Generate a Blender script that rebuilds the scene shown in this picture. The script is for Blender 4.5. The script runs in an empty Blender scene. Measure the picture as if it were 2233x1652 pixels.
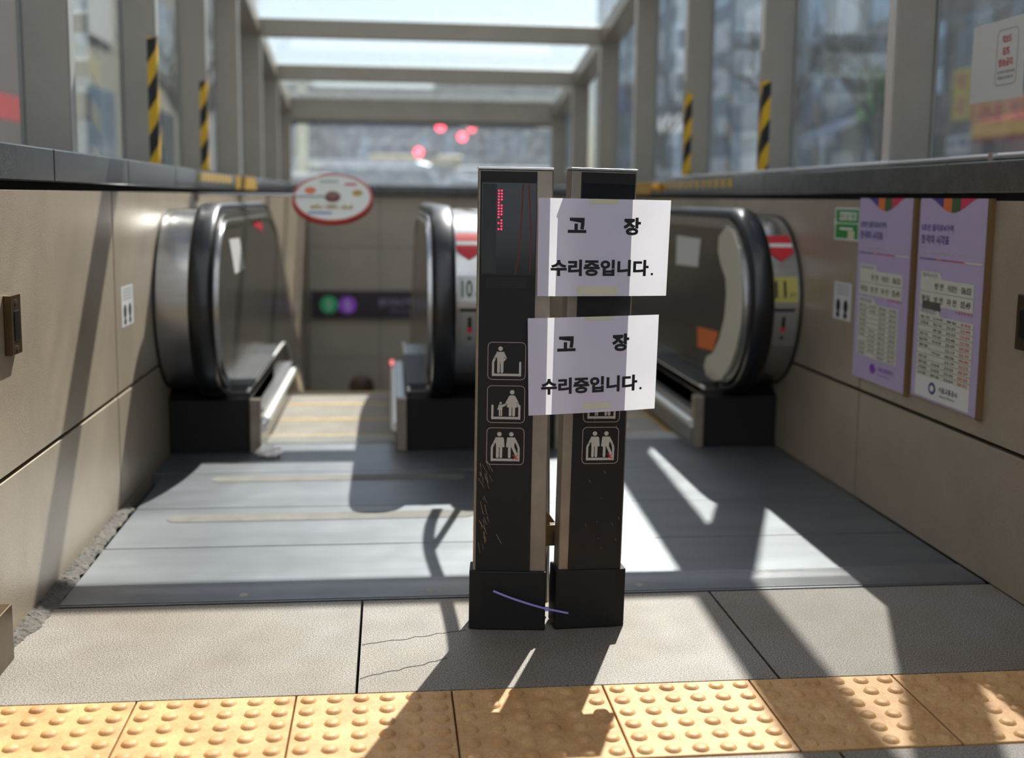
import bpy, bmesh, math, random
from mathutils import Vector, Matrix
random.seed(7)
sc = bpy.context.scene
COL = sc.collection

# ------------------------------------------------------------------ camera
CAM_LOC = Vector((0.0, 0.0, 0.96))
YAW, PITCH, ROLL = math.radians(6.213), math.radians(7.206), math.radians(0.6395)
fwd = Vector((math.sin(YAW), math.cos(YAW), 0)); rgt = Vector((math.cos(YAW), -math.sin(YAW), 0)); up = Vector((0, 0, 1))
f2 = math.cos(PITCH) * fwd - math.sin(PITCH) * up
u2 = math.sin(PITCH) * fwd + math.cos(PITCH) * up
r3 = math.cos(ROLL) * rgt + math.sin(ROLL) * u2
u3 = -math.sin(ROLL) * rgt + math.cos(ROLL) * u2
cd = bpy.data.cameras.new('camera'); cam = bpy.data.objects.new('camera', cd); COL.objects.link(cam)
cam.matrix_world = Matrix(((r3.x, u3.x, -f2.x, CAM_LOC.x), (r3.y, u3.y, -f2.y, CAM_LOC.y), (r3.z, u3.z, -f2.z, CAM_LOC.z), (0, 0, 0, 1)))
cd.sensor_fit = 'HORIZONTAL'; cd.sensor_width = 36.0; cd.lens = 40.0
cd.shift_y = -(826 - 745) / 2233.0
cd.clip_start = 0.05; cd.clip_end = 600
cd.dof.use_dof = True; cd.dof.focus_distance = 2.40; cd.dof.aperture_fstop = 2.0
sc.camera = cam

# ------------------------------------------------------------------ sky, sun, exposure
sc.view_settings.view_transform = 'Standard'; sc.view_settings.look = 'None'
sc.view_settings.exposure = 0.0; sc.view_settings.gamma = 1.0; sc.view_settings.use_curve_mapping = False
SUN_DIR = Vector((-0.307, -0.800, -1.0)).normalized()
w = bpy.data.worlds.new('World'); sc.world = w; w.use_nodes = True
nt = w.node_tree; bg = nt.nodes['Background']
sky = nt.nodes.new('ShaderNodeTexSky'); sky.sky_type = 'NISHITA'; sky.sun_disc = False
sky.sun_elevation = math.radians(50); sky.sun_rotation = math.atan2(-SUN_DIR.x, -SUN_DIR.y)
sky.air_density = 1.0; sky.dust_density = 1.5; sky.ozone_density = 1.5
nt.links.new(sky.outputs[0], bg.inputs[0]); bg.inputs[1].default_value = 0.19
sl = bpy.data.lights.new('sun', 'SUN'); sl.energy = 12.5; sl.angle = math.radians(0.53); sl.color = (1.0, 0.945, 0.87)
so = bpy.data.objects.new('sun', sl); so.rotation_euler = SUN_DIR.to_track_quat('-Z', 'Y').to_euler(); so.location = (3, 8, 12); COL.objects.link(so)

# ------------------------------------------------------------------ materials
MATS = {}
def _in(b, n):
    return b.inputs[n]
def mat(name, col, rough=0.6, metal=0.0, var=0.0, scale=8.0, var_col=None, bump=0.0, bscale=60.0, stretch=None,
        speck=0.0, emit=None, estr=1.0, spec=None, coat=0.0):
    if name in MATS: return MATS[name]
    m = bpy.data.materials.new(name); m.use_nodes = True; MATS[name] = m
    t = m.node_tree; b = t.nodes['Principled BSDF']
    c = (*col, 1)
    _in(b, 'Base Color').default_value = c; _in(b, 'Roughness').default_value = rough; _in(b, 'Metallic').default_value = metal
    if spec is not None: _in(b, 'Specular IOR Level').default_value = spec
    if coat: _in(b, 'Coat Weight').default_value = coat; _in(b, 'Coat Roughness').default_value = 0.08
    if emit is not None:
        _in(b, 'Emission Color').default_value = (*emit, 1); _in(b, 'Emission Strength').default_value = estr
    if var or bump or speck:
        tc = t.nodes.new('ShaderNodeTexCoord'); mp = t.nodes.new('ShaderNodeMapping'); t.links.new(tc.outputs['Object'], mp.inputs[0])
        if stretch: mp.inputs['Scale'].default_value = stretch
        src = None
        if var:
            n = t.nodes.new('ShaderNodeTexNoise'); n.inputs['Scale'].default_value = scale; n.inputs['Detail'].default_value = 6; n.inputs['Roughness'].default_value = .6
            t.links.new(mp.outputs[0], n.inputs[0])
            r = t.nodes.new('ShaderNodeMapRange'); r.inputs[1].default_value = .3; r.inputs[2].default_value = .7
            t.links.new(n.outputs['Fac'], r.inputs[0])
            mx = t.nodes.new('ShaderNodeMix'); mx.data_type = 'RGBA'
            vc = var_col or tuple(x * (1 - var) for x in col)
            mx.inputs['A'].default_value = c; mx.inputs['B'].default_value = (*vc, 1)
            t.links.new(r.outputs[0], mx.inputs['Factor']); src = mx.outputs['Result']
        if speck:
            n2 = t.nodes.new('ShaderNodeTexNoise'); n2.inputs['Scale'].default_value = 320; n2.inputs['Detail'].default_value = 2
            t.links.new(tc.outputs['Object'], n2.inputs[0])
            r2 = t.nodes.new('ShaderNodeMapRange'); r2.inputs[1].default_value = .38; r2.inputs[2].default_value = .62
            r2.inputs[3].default_value = 1 - speck; r2.inputs[4].default_value = 1 + speck * .7
            t.links.new(n2.outputs['Fac'], r2.inputs[0])
            mm = t.nodes.new('ShaderNodeMix'); mm.data_type = 'RGBA'; mm.blend_type = 'MULTIPLY'; mm.inputs['Factor'].default_value = 1
            if src: t.links.new(src, mm.inputs['A'])
            else: mm.inputs['A'].default_value = c
            t.links.new(r2.outputs[0], mm.inputs['B']); src = mm.outputs['Result']
        if src: t.links.new(src, _in(b, 'Base Color'))
        if bump:
            n3 = t.nodes.new('ShaderNodeTexNoise'); n3.inputs['Scale'].default_value = bscale; n3.inputs['Detail'].default_value = 4
            t.links.new(mp.outputs[0], n3.inputs[0])
            bp = t.nodes.new('ShaderNodeBump'); bp.inputs['Strength'].default_value = bump; bp.inputs['Distance'].default_value = .003
            t.links.new(n3.outputs['Fac'], bp.inputs['Height']); t.links.new(bp.outputs[0], _in(b, 'Normal'))
    return m

def glass_mat(name, tint=(1, 1, 1), haze=0.05, haze_col=(.8, .85, .9), refl=1.0, dirt=14):
    m = bpy.data.materials.new(name); m.use_nodes = True; MATS[name] = m; t = m.node_tree; t.nodes.clear()
    o = t.nodes.new('ShaderNodeOutputMaterial'); tr = t.nodes.new('ShaderNodeBsdfTransparent'); tr.inputs[0].default_value = (*tint, 1)
    gl = t.nodes.new('ShaderNodeBsdfGlossy'); gl.inputs['Roughness'].default_value = .02; gl.inputs[0].default_value = (.9, .95, 1, 1)
    lw = t.nodes.new('ShaderNodeLayerWeight'); lw.inputs['Blend'].default_value = .5     # facing = 1 - |cos|
    pw = t.nodes.new('ShaderNodeMath'); pw.operation = 'POWER'; pw.inputs[1].default_value = 5; t.links.new(lw.outputs['Facing'], pw.inputs[0])
    fr = t.nodes.new('ShaderNodeMath'); fr.operation = 'MULTIPLY_ADD'; fr.inputs[1].default_value = .95; fr.inputs[2].default_value = .04; t.links.new(pw.outputs[0], fr.inputs[0])
    ml = t.nodes.new('ShaderNodeMath'); ml.operation = 'MULTIPLY'; ml.inputs[1].default_value = refl; t.links.new(fr.outputs[0], ml.inputs[0])
    df = t.nodes.new('ShaderNodeBsdfDiffuse'); df.inputs[0].default_value = (*haze_col, 1)
    tl = t.nodes.new('ShaderNodeBsdfTranslucent'); tl.inputs[0].default_value = (*haze_col, 1)
    ad = t.nodes.new('ShaderNodeMixShader'); ad.inputs[0].default_value = .5; t.links.new(df.outputs[0], ad.inputs[1]); t.links.new(tl.outputs[0], ad.inputs[2])
    tc = t.nodes.new('ShaderNodeTexCoord'); n = t.nodes.new('ShaderNodeTexNoise'); n.inputs['Scale'].default_value = dirt; n.inputs['Detail'].default_value = 8
    t.links.new(tc.outputs['Object'], n.inputs[0])
    r = t.nodes.new('ShaderNodeMapRange'); r.inputs[1].default_value = .3; r.inputs[2].default_value = .75; r.inputs[3].default_value = haze * .5; r.inputs[4].default_value = haze * 1.6
    t.links.new(n.outputs['Fac'], r.inputs[0])
    m1 = t.nodes.new('ShaderNodeMixShader'); t.links.new(r.outputs[0], m1.inputs[0]); t.links.new(tr.outputs[0], m1.inputs[1]); t.links.new(ad.outputs[0], m1.inputs[2])
    m2 = t.nodes.new('ShaderNodeMixShader'); t.links.new(ml.outputs[0], m2.inputs[0]); t.links.new(m1.outputs[0], m2.inputs[1]); t.links.new(gl.outputs[0], m2.inputs[2])
    t.links.new(m2.outputs[0], o.inputs[0]); return m

def groove_mat(name, col, rough, metal, axis, period, strength=.6, var=.25, scale=5, stretch=(1, 1, 1)):
    """brushed or ribbed metal: fine parallel grooves by bump"""
    m = mat(name, col, rough, metal, var=var, scale=scale, stretch=stretch)
    t = m.node_tree; b = t.nodes['Principled BSDF']
    tc = t.nodes.new('ShaderNodeTexCoord'); wv = t.nodes.new('ShaderNodeTexWave'); wv.bands_direction = axis
    wv.inputs['Scale'].default_value = 0.314 / period; wv.inputs['Distortion'].default_value = 0
    t.links.new(tc.outputs['Object'], wv.inputs[0])
    bp = t.nodes.new('ShaderNodeBump'); bp.inputs['Strength'].default_value = strength; bp.inputs['Distance'].default_value = period * .3
    t.links.new(wv.outputs['Fac'], bp.inputs['Height']); t.links.new(bp.outputs[0], b.inputs['Normal'])
    return m

def brick_mat(name, wall, win, mortar, sx, sy, rough=.5, msize=.03):
    """distant facade: panels in a grid"""
    m = bpy.data.materials.new(name); m.use_nodes = True; MATS[name] = m; t = m.node_tree; b = t.nodes['Principled BSDF']
    tc = t.nodes.new('ShaderNodeTexCoord'); sp = t.nodes.new('ShaderNodeSeparateXYZ'); ad = t.nodes.new('ShaderNodeMath'); cb = t.nodes.new('ShaderNodeCombineXYZ')
    t.links.new(tc.outputs['Object'], sp.inputs[0]); t.links.new(sp.outputs[0], ad.inputs[0]); t.links.new(sp.outputs[1], ad.inputs[1])
    t.links.new(ad.outputs[0], cb.inputs[0]); t.links.new(sp.outputs[2], cb.inputs[1])
    br = t.nodes.new('ShaderNodeTexBrick'); br.offset = 0; br.inputs['Scale'].default_value = 1
    br.inputs['Brick Width'].default_value = sx; br.inputs['Row Height'].default_value = sy; br.inputs['Mortar Size'].default_value = msize
    br.inputs['Color1'].default_value = (*wall, 1); br.inputs['Color2'].default_value = (*win, 1); br.inputs['Mortar'].default_value = (*mortar, 1)
    t.links.new(cb.outputs[0], br.inputs[0]); t.links.new(br.outputs[0], b.inputs['Base Color']); b.inputs['Roughness'].default_value = rough
    return m

def lin(r, g, b):
    f = lambda c: ((c / 255 + .055) / 1.055) ** 2.4 if c > 10 else c / 255 / 12.92
    return (f(r), f(g), f(b))

PANEL = mat('wall_cladding', lin(182, 166, 145), .38, .25, var=.22, scale=3, speck=.10, bump=.15, bscale=250)
PANEL_G = mat('shaft_cladding', lin(186, 178, 164), .45, .2, var=.15, scale=2, speck=.06)
GROOVE = mat('joint_dark', lin(28, 26, 24), .8)
GRAN = mat('granite_paving', lin(130, 124, 116), .62, 0, var=.32, scale=2.2, var_col=lin(112, 98, 80), speck=.6, bump=.08, bscale=300)
GRAN_D = mat('granite_coping', lin(82, 84, 82), .16, 0, var=.4, scale=9, speck=.25)
STEELF = groove_mat('floor_plate_steel', lin(116, 119, 122), .42, .6, 'Y', .0045, .25, var=.3, scale=3.5, stretch=(.5, 2.5, 1))
RIB = groove_mat('ribbed_plate_steel', lin(170, 170, 170), .33, .8, 'Y', .008, 1.0, var=.2)
STEEL = mat('stainless_steel', lin(186, 184, 182), .24, .95, var=.15, scale=4, bump=.05, bscale=90, stretch=(1, 1, 12))
STEEL_D = mat('worn_steel', lin(150, 138, 122), .42, .6, var=.3, scale=14, bump=.1)
PANEL_ESC = mat('balustrade_steel', lin(120, 114, 106), .2, .7, var=.15, scale=3)
DECK = mat('deck_shaded_steel', lin(70, 66, 60), .3, .7)  # colour darkened to stand for the shade lying on the inner decks
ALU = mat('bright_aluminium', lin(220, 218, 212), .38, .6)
RUBBER = mat('handrail_rubber', lin(9, 9, 12), .33, 0, coat=.2)
BLACK = mat('black_plastic', lin(25, 22, 21), .5, 0, spec=.3, var=.3, scale=20, bump=.1)
BLACKG = mat('black_glass', lin(22, 20, 19), .12, 0)
PEDE = mat('pedestal_black', lin(22, 20, 19), .55, 0, spec=.3, var=.3, scale=10)
FRAME = mat('canopy_paint', lin(168, 160, 147), .34, .15, var=.12, scale=5, speck=.05)
FRAME_L = mat('canopy_paint_light', lin(150, 145, 134), .45, .1)
YEL = mat('warning_yellow', lin(230, 180, 20), .5)
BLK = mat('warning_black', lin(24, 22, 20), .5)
YELD = mat('step_yellow', lin(205, 160, 60), .6, var=.3, scale=30)
TACT = mat('tactile_yellow', lin(204, 160, 104), .6, var=.35, scale=12, var_col=lin(170, 120, 66), speck=.15)
STEP = groove_mat('step_metal', lin(150, 142, 130), .45, .5, 'X', .009, .9)
WHITE = mat('white_print', lin(222, 220, 216), .6)
CREAM = mat('cream_plastic', lin(214, 206, 186), .5, var=.1)
INK = mat('black_ink', lin(18, 16, 16), .7)
RED = mat('red_print', lin(206, 40, 48), .5)
GREEN = mat('green_print', lin(20, 140, 48), .5)
ORANGE = mat('orange_print', lin(226, 110, 40), .5)
NAVY = mat('navy_print', lin(66, 56, 134), .5)
DGREEN = mat('dark_green_print', lin(60, 92, 56), .5)
CRIM = mat('crimson_print', lin(214, 44, 84), .5)
LILAC = mat('lilac_poster', lin(188, 172, 208), .45, var=.06, scale=20)
PPAPER = mat('poster_paper', lin(214, 212, 196), .6, var=.1, scale=30)
PURP = mat('purple_print', lin(126, 60, 176), .5)
ICON = mat('pictogram_grey', lin(176, 170, 160), .55)
ICONR = mat('pictogram_outline', lin(170, 140, 132), .55)
BRONZE = mat('bronze_steel', lin(94, 76, 50), .35, .7, var=.3, scale=30)
MORTAR = mat('mortar', lin(104, 98, 90), .9, var=.6, scale=45, bump=1.0, bscale=160)
ZIP = mat('zip_tie_nylon', lin(150, 140, 212), .35)
LED = mat('led_red', (.5, .0, .02), .4, emit=(1, .02, .06), estr=3.0)
REFL_RED = mat('reflection_red', lin(110, 48, 34), .6)
ASPHALT = mat('asphalt', lin(92, 92, 94), .8, var=.2, scale=1)
TAPE = mat('floor_tape', lin(100, 96, 88), .7, var=.3, scale=20)
MTAPE = mat('masking_tape', lin(196, 190, 166), .6)
GL_SIDE = glass_mat('side_glass', (.93, .96, .97), .06, (.6, .66, .7))
GL_ROOF = glass_mat('roof_glass', (.95, .98, .99), .10, (.85, .92, .96))
GL_BACK = glass_mat('rear_glass', (.93, .96, .98), .10, (.65, .7, .75))

def paper_mat():
    m = bpy.data.materials.new('notice_paper'); m.use_nodes = True; t = m.node_tree; t.nodes.clear()
    o = t.nodes.new('ShaderNodeOutputMaterial'); d = t.nodes.new('ShaderNodeBsdfDiffuse'); l = t.nodes.new('ShaderNodeBsdfTranslucent'); x = t.nodes.new('ShaderNodeMixShader')
    d.inputs[0].default_value = (*lin(230, 223, 242), 1); l.inputs[0].default_value = (*lin(240, 236, 234), 1); x.inputs[0].default_value = .34
    t.links.new(d.outputs[0], x.inputs[1]); t.links.new(l.outputs[0], x.inputs[2]); t.links.new(x.outputs[0], o.inputs[0]); return m
PAPER = paper_mat()

# ------------------------------------------------------------------ mesh helpers
def tag(o, label=None, cat=None, group=None, kind=None):
    if label: o['label'] = label
    if cat: o['category'] = cat
    if group: o['group'] = group
    if kind: o['kind'] = kind
    return o

def thing(name, loc, label, cat, group=None, rot=(0, 0, 0)):
    o = bpy.data.objects.new(name, None); o.empty_display_size = .05; o.location = loc; o.rotation_euler = rot; COL.objects.link(o)
    tag(o, label, cat, group); o['_w'] = 1
    del o['_w']
    ORG[o.name] = Vector(loc) if rot == (0, 0, 0) else Vector((0, 0, 0))
    return o
ORG = {}

class MB:
    def __init__(s): s.v = []; s.f = []; s.m = []; s.mats = []
    def mi(s, m):
        if m not in s.mats: s.mats.append(m)
        return s.mats.index(m)
    def add(s, vs, fs, m=None):
        b = len(s.v); s.v += [tuple(p) for p in vs]; k = s.mi(m) if m else 0
        for f in fs: s.f.append([i + b for i in f]); s.m.append(k)
        return s
    def box(s, x0, x1, y0, y1, z0, z1, m=None):
        vs = [(x, y, z) for z in (z0, z1) for y in (y0, y1) for x in (x0, x1)]
        return s.add(vs, [(0, 2, 3, 1), (4, 5, 7, 6), (0, 1, 5, 4), (2, 6, 7, 3), (0, 4, 6, 2), (1, 3, 7, 5)], m)
    def prism(s, poly, axis, a, b, m=None):
        """poly in the two other axes (in xyz order), extruded along axis"""
        def mk(p, t):
            return {'X': (t, p[0], p[1]), 'Y': (p[0], t, p[1]), 'Z': (p[0], p[1], t)}[axis]
        n = len(poly); vs = [mk(p, a) for p in poly] + [mk(p, b) for p in poly]
        fs = [tuple(range(n))[::-1], tuple(range(n, 2 * n))] + [(i, (i + 1) % n, n + (i + 1) % n, n + i) for i in range(n)]
        return s.add(vs, fs, m)
    def sweep(s, path, sec, m=None, closed=False, cap=True, upv=None):
        """sec: list of (a,b) offsets; a along side vector, b along normal"""
        P = [Vector(p) for p in path]; n = len(P); k = len(sec); vs = []
        prev = None
        for i in range(n):
            t = (P[min(i + 1, n - 1)] - P[max(i - 1, 0)]).normalized()
            if upv is not None: side = Vector(upv)
            else:
                if prev is None: side = t.cross(Vector((0, 0, 1)) if abs(t.z) < .9 else Vector((1, 0, 0))).normalized()
                else: side = (prev - t * prev.dot(t)).normalized()
                prev = side
            nn = side.cross(t).normalized()
            for a, b in sec: vs.append(P[i] + side * a + nn * b)
        fs = []
        for i in range(n - 1):
            for j in range(k):
                j2 = (j + 1) % k
                fs.append((i * k + j, i * k + j2, (i + 1) * k + j2, (i + 1) * k + j))
        if cap: fs += [tuple(range(k))[::-1], tuple(range((n - 1) * k, n * k))]
        return s.add(vs, fs, m)
    def tube(s, path, r, seg=12, m=None):
        return s.sweep(path, [(r * math.cos(2 * math.pi * i / seg), r * math.sin(2 * math.pi * i / seg)) for i in range(seg)], m)
    def cyl(s, p, q, r, seg=20, m=None): return s.tube([p, q], r, seg, m)
    def lathe(s, prof, c, seg=24, m=None):
        vs = []; n = len(prof)
        for i in range(seg):
            a = 2 * math.pi * i / seg
            for r, z in prof: vs.append((c[0] + r * math.cos(a), c[1] + r * math.sin(a), c[2] + z))
        fs = [(i * n + j, ((i + 1) % seg) * n + j, ((i + 1) % seg) * n + j + 1, i * n + j + 1) for i in range(seg) for j in range(n - 1)]
        return s.add(vs, fs, m)
    def build(s, name, m=None, parent=None, org=None, smooth=None, bevel=0, M=None):
        if org is None: org = ORG.get(parent.name, Vector((0, 0, 0))) if parent else Vector((0, 0, 0))
        org = Vector(org); me = bpy.data.meshes.new(name)
        vs = s.v
        if M is not None: vs = [M @ Vector(p) for p in vs]
        me.from_pydata([tuple(Vector(p) - org) for p in vs], [], s.f)
        if s.mats:
            for q in s.mats: me.materials.append(q)
            me.polygons.foreach_set('material_index', s.m)
        else: me.materials.append(m)
        bm = bmesh.new(); bm.from_mesh(me)
        bmesh.ops.recalc_face_normals(bm, faces=bm.faces)
        if smooth:
            lim = math.radians(smooth)
            for f in bm.faces: f.smooth = True
            for e in bm.edges:
                e.smooth = len(e.link_faces) == 2 and e.calc_face_angle(3) < lim
        bm.to_mesh(me); bm.free()
        o = bpy.data.objects.new(name, me); COL.objects.link(o)
        if parent: o.parent = parent; ORG[o.name] = org
        else: o.location = org; ORG[o.name] = org
        if bevel:
            b = o.modifiers.new('bevel', 'BEVEL'); b.width = bevel; b.segments = 2; b.limit_method = 'ANGLE'; b.angle_limit = math.radians(50)
        return o

def text_mesh(s, bold=0.0, spacing=1.0):
    """2D vertices and faces of a line of text, normalised to 0..1 in both directions"""
    c = bpy.data.curves.new('t', 'FONT'); c.body = s; c.size = 1; c.offset = bold; c.resolution_u = 3; c.space_character = spacing
    o = bpy.data.objects.new('t', c); COL.objects.link(o); dg = bpy.context.evaluated_depsgraph_get(); dg.update()
    me = bpy.data.meshes.new_from_object(o.evaluated_get(dg), depsgraph=dg)
    vs = [(v.co.x, v.co.y) for v in me.vertices]; fs = [tuple(p.vertices) for p in me.polygons]
    bpy.data.objects.remove(o); bpy.data.meshes.remove(me); bpy.data.curves.remove(c)
    if not vs: return [], []
    x0 = min(v[0] for v in vs); x1 = max(v[0] for v in vs); y0 = min(v[1] for v in vs); y1 = max(v[1] for v in vs)
    return [((x - x0) / max(x1 - x0, 1e-6), (y - y0) / max(y1 - y0, 1e-6)) for x, y in vs], fs
_tc = {}
class Flat:
    """printed matter: coloured polygons and lettering on a surface given by fn(u, v, w)"""
    def __init__(s, fn): s.fn = fn; s.mb = MB()
    def poly(s, pts, m, w=.0006): s.mb.add([s.fn(u, v, w) for u, v in pts], [tuple(range(len(pts)))], m); return s
    def rect(s, u0, v0, u1, v1, m, w=.0006, n=1):
        for i in range(n):
            a = v0 + (v1 - v0) * i / n; b = v0 + (v1 - v0) * (i + 1) / n
            s.poly([(u0, a), (u1, a), (u1, b), (u0, b)], m, w)
        return s
    def disc(s, u, v, r, m, w=.0008, ry=None, n=20):
        ry = ry or r
        return s.poly([(u + r * math.cos(2 * math.pi * i / n), v + ry * math.sin(2 * math.pi * i / n)) for i in range(n)], m, w)
    def cap(s, p, q, r, m, w=.0009):
        a = math.atan2(q[1] - p[1], q[0] - p[0]); pts = []
        for i in range(7): t = a + math.pi / 2 + math.pi * i / 6; pts.append((p[0] + r * math.cos(t), p[1] + r * math.sin(t)))
        for i in range(7): t = a - math.pi / 2 + math.pi * i / 6; pts.append((q[0] + r * math.cos(t), q[1] + r * math.sin(t)))
        return s.poly(pts, m, w)
    def line(s, p, q, wd, m, w=.0009):
        d = Vector((q[0] - p[0], q[1] - p[1])).normalized() * wd / 2; n = (-d.y, d.x)
        return s.poly([(p[0] + n[0], p[1] + n[1]), (q[0] + n[0], q[1] + n[1]), (q[0] - n[0], q[1] - n[1]), (p[0] - n[0], p[1] - n[1])], m, w)
    def ring(s, u0, v0, u1, v1, rad, wd, m, w=.0008):
        def rr(d):
            pts = []; k = 6; r = rad - d
            for cx, cy, a0 in ((u1 - rad, v1 - rad, 0), (u0 + rad, v1 - rad, 90), (u0 + rad, v0 + rad, 180), (u1 - rad, v0 + rad, 270)):
                for i in range(k + 1): t = math.radians(a0 + 90 * i / k); pts.append((cx + r * math.cos(t), cy + r * math.sin(t)))
            return pts
        a, b = rr(0), rr(wd); n = len(a)
        s.mb.add([s.fn(u, v, w) for u, v in a + b], [(i, (i + 1) % n, n + (i + 1) % n, n + i) for i in range(n)], m); return s
    def text(s, t, u0, v0, u1, v1, m, w=.0012, bold=.0, cuts=0):
        key = (t, bold)
        if key not in _tc: _tc[key] = text_mesh(t, bold)
        vs, fs = _tc[key]
        if not vs: return s
        if cuts:
            bm = bmesh.new(); bv = [bm.verts.new((x, y, 0)) for x, y in vs]
            for f in fs:
                try: bm.faces.new([bv[i] for i in f])
                except ValueError: pass
            for k in range(1, cuts): bmesh.ops.bisect_plane(bm, geom=bm.verts[:] + bm.edges[:] + bm.faces[:], plane_co=(0, k / cuts, 0), plane_no=(0, 1, 0))
            bm.verts.index_update(); vs = [(v.co.x, v.co.y) for v in bm.verts]; fs = [tuple(v.index for v in f.verts) for f in bm.faces]; bm.free()
        s.mb.add([s.fn(u0 + x * (u1 - u0), v0 + y * (v1 - v0), w) for x, y in vs], fs, m); return s
    def build(s, name, parent=None, org=None): return s.mb.build(name, None, parent, org)

def copy_tree(o, parent=None):
    c = o.copy(); COL.objects.link(c); c.parent = parent
    for ch in o.children: copy_tree(ch, c)
    return c

WLX, WRX = -.815, 1.515
on_left = lambda y, z, w: (WLX + w, y, z)                 # u grows away from the camera
on_right = lambda u, z, w: (WRX - w, -u, z)               # u = -Y

# ------------------------------------------------------------------ setting: ground, walls
def S(name, mb, m, kind='structure', **k):
    o = mb.build(name, m, **k); o['kind'] = kind; return o

b = MB()                                                   # granite slabs with open joints over dark bedding
xs = [-8.565, -7.715, -6.865, -6.015, -5.165, -4.315, -3.465, -2.615, -1.765, -.915, -.065, .785, 1.635, 2.485, 3.335, 4.185]
g = .003
for i in range(len(xs) - 1):
    b.box(xs[i] + g, xs[i + 1] - g, 2.133, 2.645, -.06, 0)
    for j in range(4): b.box(xs[i] + g, xs[i + 1] - g, 1.827 - .6 * (j + 1) + g, 1.827 - .6 * j - g, -.06, 0)
S('floor', b, GRAN)
S('floor', MB().box(-8.6, 4.2, -.6, 2.65, -.12, -.0585), GROOVE)
fl = bpy.data.objects['floor']
# hairline cracks in the paving
def crack(pts):
    f = Flat(lambda u, v, w: (u, v, w)); 
    for i in range(len(pts) - 1): f.line(pts[i], pts[i + 1], .0022, GROOVE, .0006)
    o = f.build('crack', fl); return o
random.seed(3)
for (xa, ya, xb, yb) in ((-.06, 2.375, .17, 2.44), (-.06, 2.20, .12, 2.285)):
    n = 14; crack([(xa + (xb - xa) * i / n, ya + (yb - ya) * i / n + random.uniform(-.005, .005)) for i in range(n + 1)])
S('ground_outside', MB().box(-60, -1.16, 2.65, 160, -.10, -.01).box(1.86, 60, 2.65, 160, -.10, -.01).box(-1.16, 1.86, 11.95, 160, -.10, -.01), ASPHALT)

def wall_side(name, x_in, sg, seams):
    """sg: -1 left (body extends to -x), +1 right"""
    A = lambda a: (x_in + sg * a)
    def bx(m, a0, a1, *r):
        x0, x1 = sorted((A(a0), A(a1))); return m.box(x0, x1, *r)
    core = MB(); bx(core, .02, .34, .8, 11.95, -.06, .984); bx(core, .02, .34, 2.66, 11.95, -4.2, -.06)
    root = S(name, core, GROOVE)
    zs = [(.003, .348), (.3595, .966), ]
    low = [(-.60, -.003), (-1.2, -.603), (-1.8, -1.203), (-2.4, -1.803), (-3.0, -2.403), (-3.6, -3.003), (-4.2, -3.603)]
    for i in range(len(seams) - 1):
        y0, y1 = seams[i] + .0055, seams[i + 1] - .0055
        for z0, z1 in zs + (low if y0 > 2.6 else []):
            m = MB(); bx(m, 0, .03, y0, y1, z0, z1); m.build('wall_panel', PANEL, root, bevel=.0015)
    return root
seams = [.8, 2.15, 3.5, 4.9, 6.35, 7.8, 9.2, 10.6, 11.6]
wl = wall_side('wall_left', WLX, -1, seams); wr = wall_side('wall_right', WRX, 1, seams)
wb = S('wall_back', MB().box(-.83, 1.53, 11.62, 11.95, -4.2, .984), GROOVE)
bx_ = [-.811, -.09, .66, 1.511]; bz = [-4.2, -3.6, -3.0, -2.4, -1.80, -1.24, -.68, -.12, .45, .966]
for i in range(3):
    for j in range(len(bz) - 1):
        MB().box(bx_[i] + .003, bx_[i + 1] - .003, 11.6, 11.63, bz[j] + .003, bz[j + 1] - .003).build('wall_panel', PANEL_G, wb)
S('floor', MB().box(-.83, 1.53, 4.3, 11.62, -4.3, -4.2), ASPHALT)

# coping stones
def coping(x0, x1, ys, label, side):
    r = thing('granite_coping', ((x0 + x1) / 2, ys[0], .985), label, 'coping')
    for i in range(len(ys) - 1): MB().box(x0, x1, ys[i] + .0015, ys[i + 1] - .0015, .985, 1.066).build('coping_stone', GRAN_D, r, bevel=.004)
    return r
coping(-1.16, -.808, [.8, 1.3, 2.1, 2.9, 3.7, 4.5, 5.3, 6.1, 6.9, 7.7, 8.5, 9.3, 10.1, 10.9, 11.95], 'grey polished granite coping capping the sunlit left-hand side wall', 'l')
coping(1.508, 1.86, [.8, 1.3, 2.2, 2.98, 3.675, 4.5, 5.3, 6.1, 6.9, 7.7, 8.5, 9.3, 10.1, 10.9, 11.95], 'dark polished granite coping capping the shaded right-hand wall above the posters', 'r')
r = thing('granite_coping', (.35, 11.6, .985), 'granite coping capping the rear wall below the far window', 'coping')
for a, c in ((-.806, -.05), (-.05, .7), (.7, 1.506)): MB().box(a + .001, c - .001, 11.50, 11.95, .985, 1.07).build('coping_stone', GRAN_D, r, bevel=.004)

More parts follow.
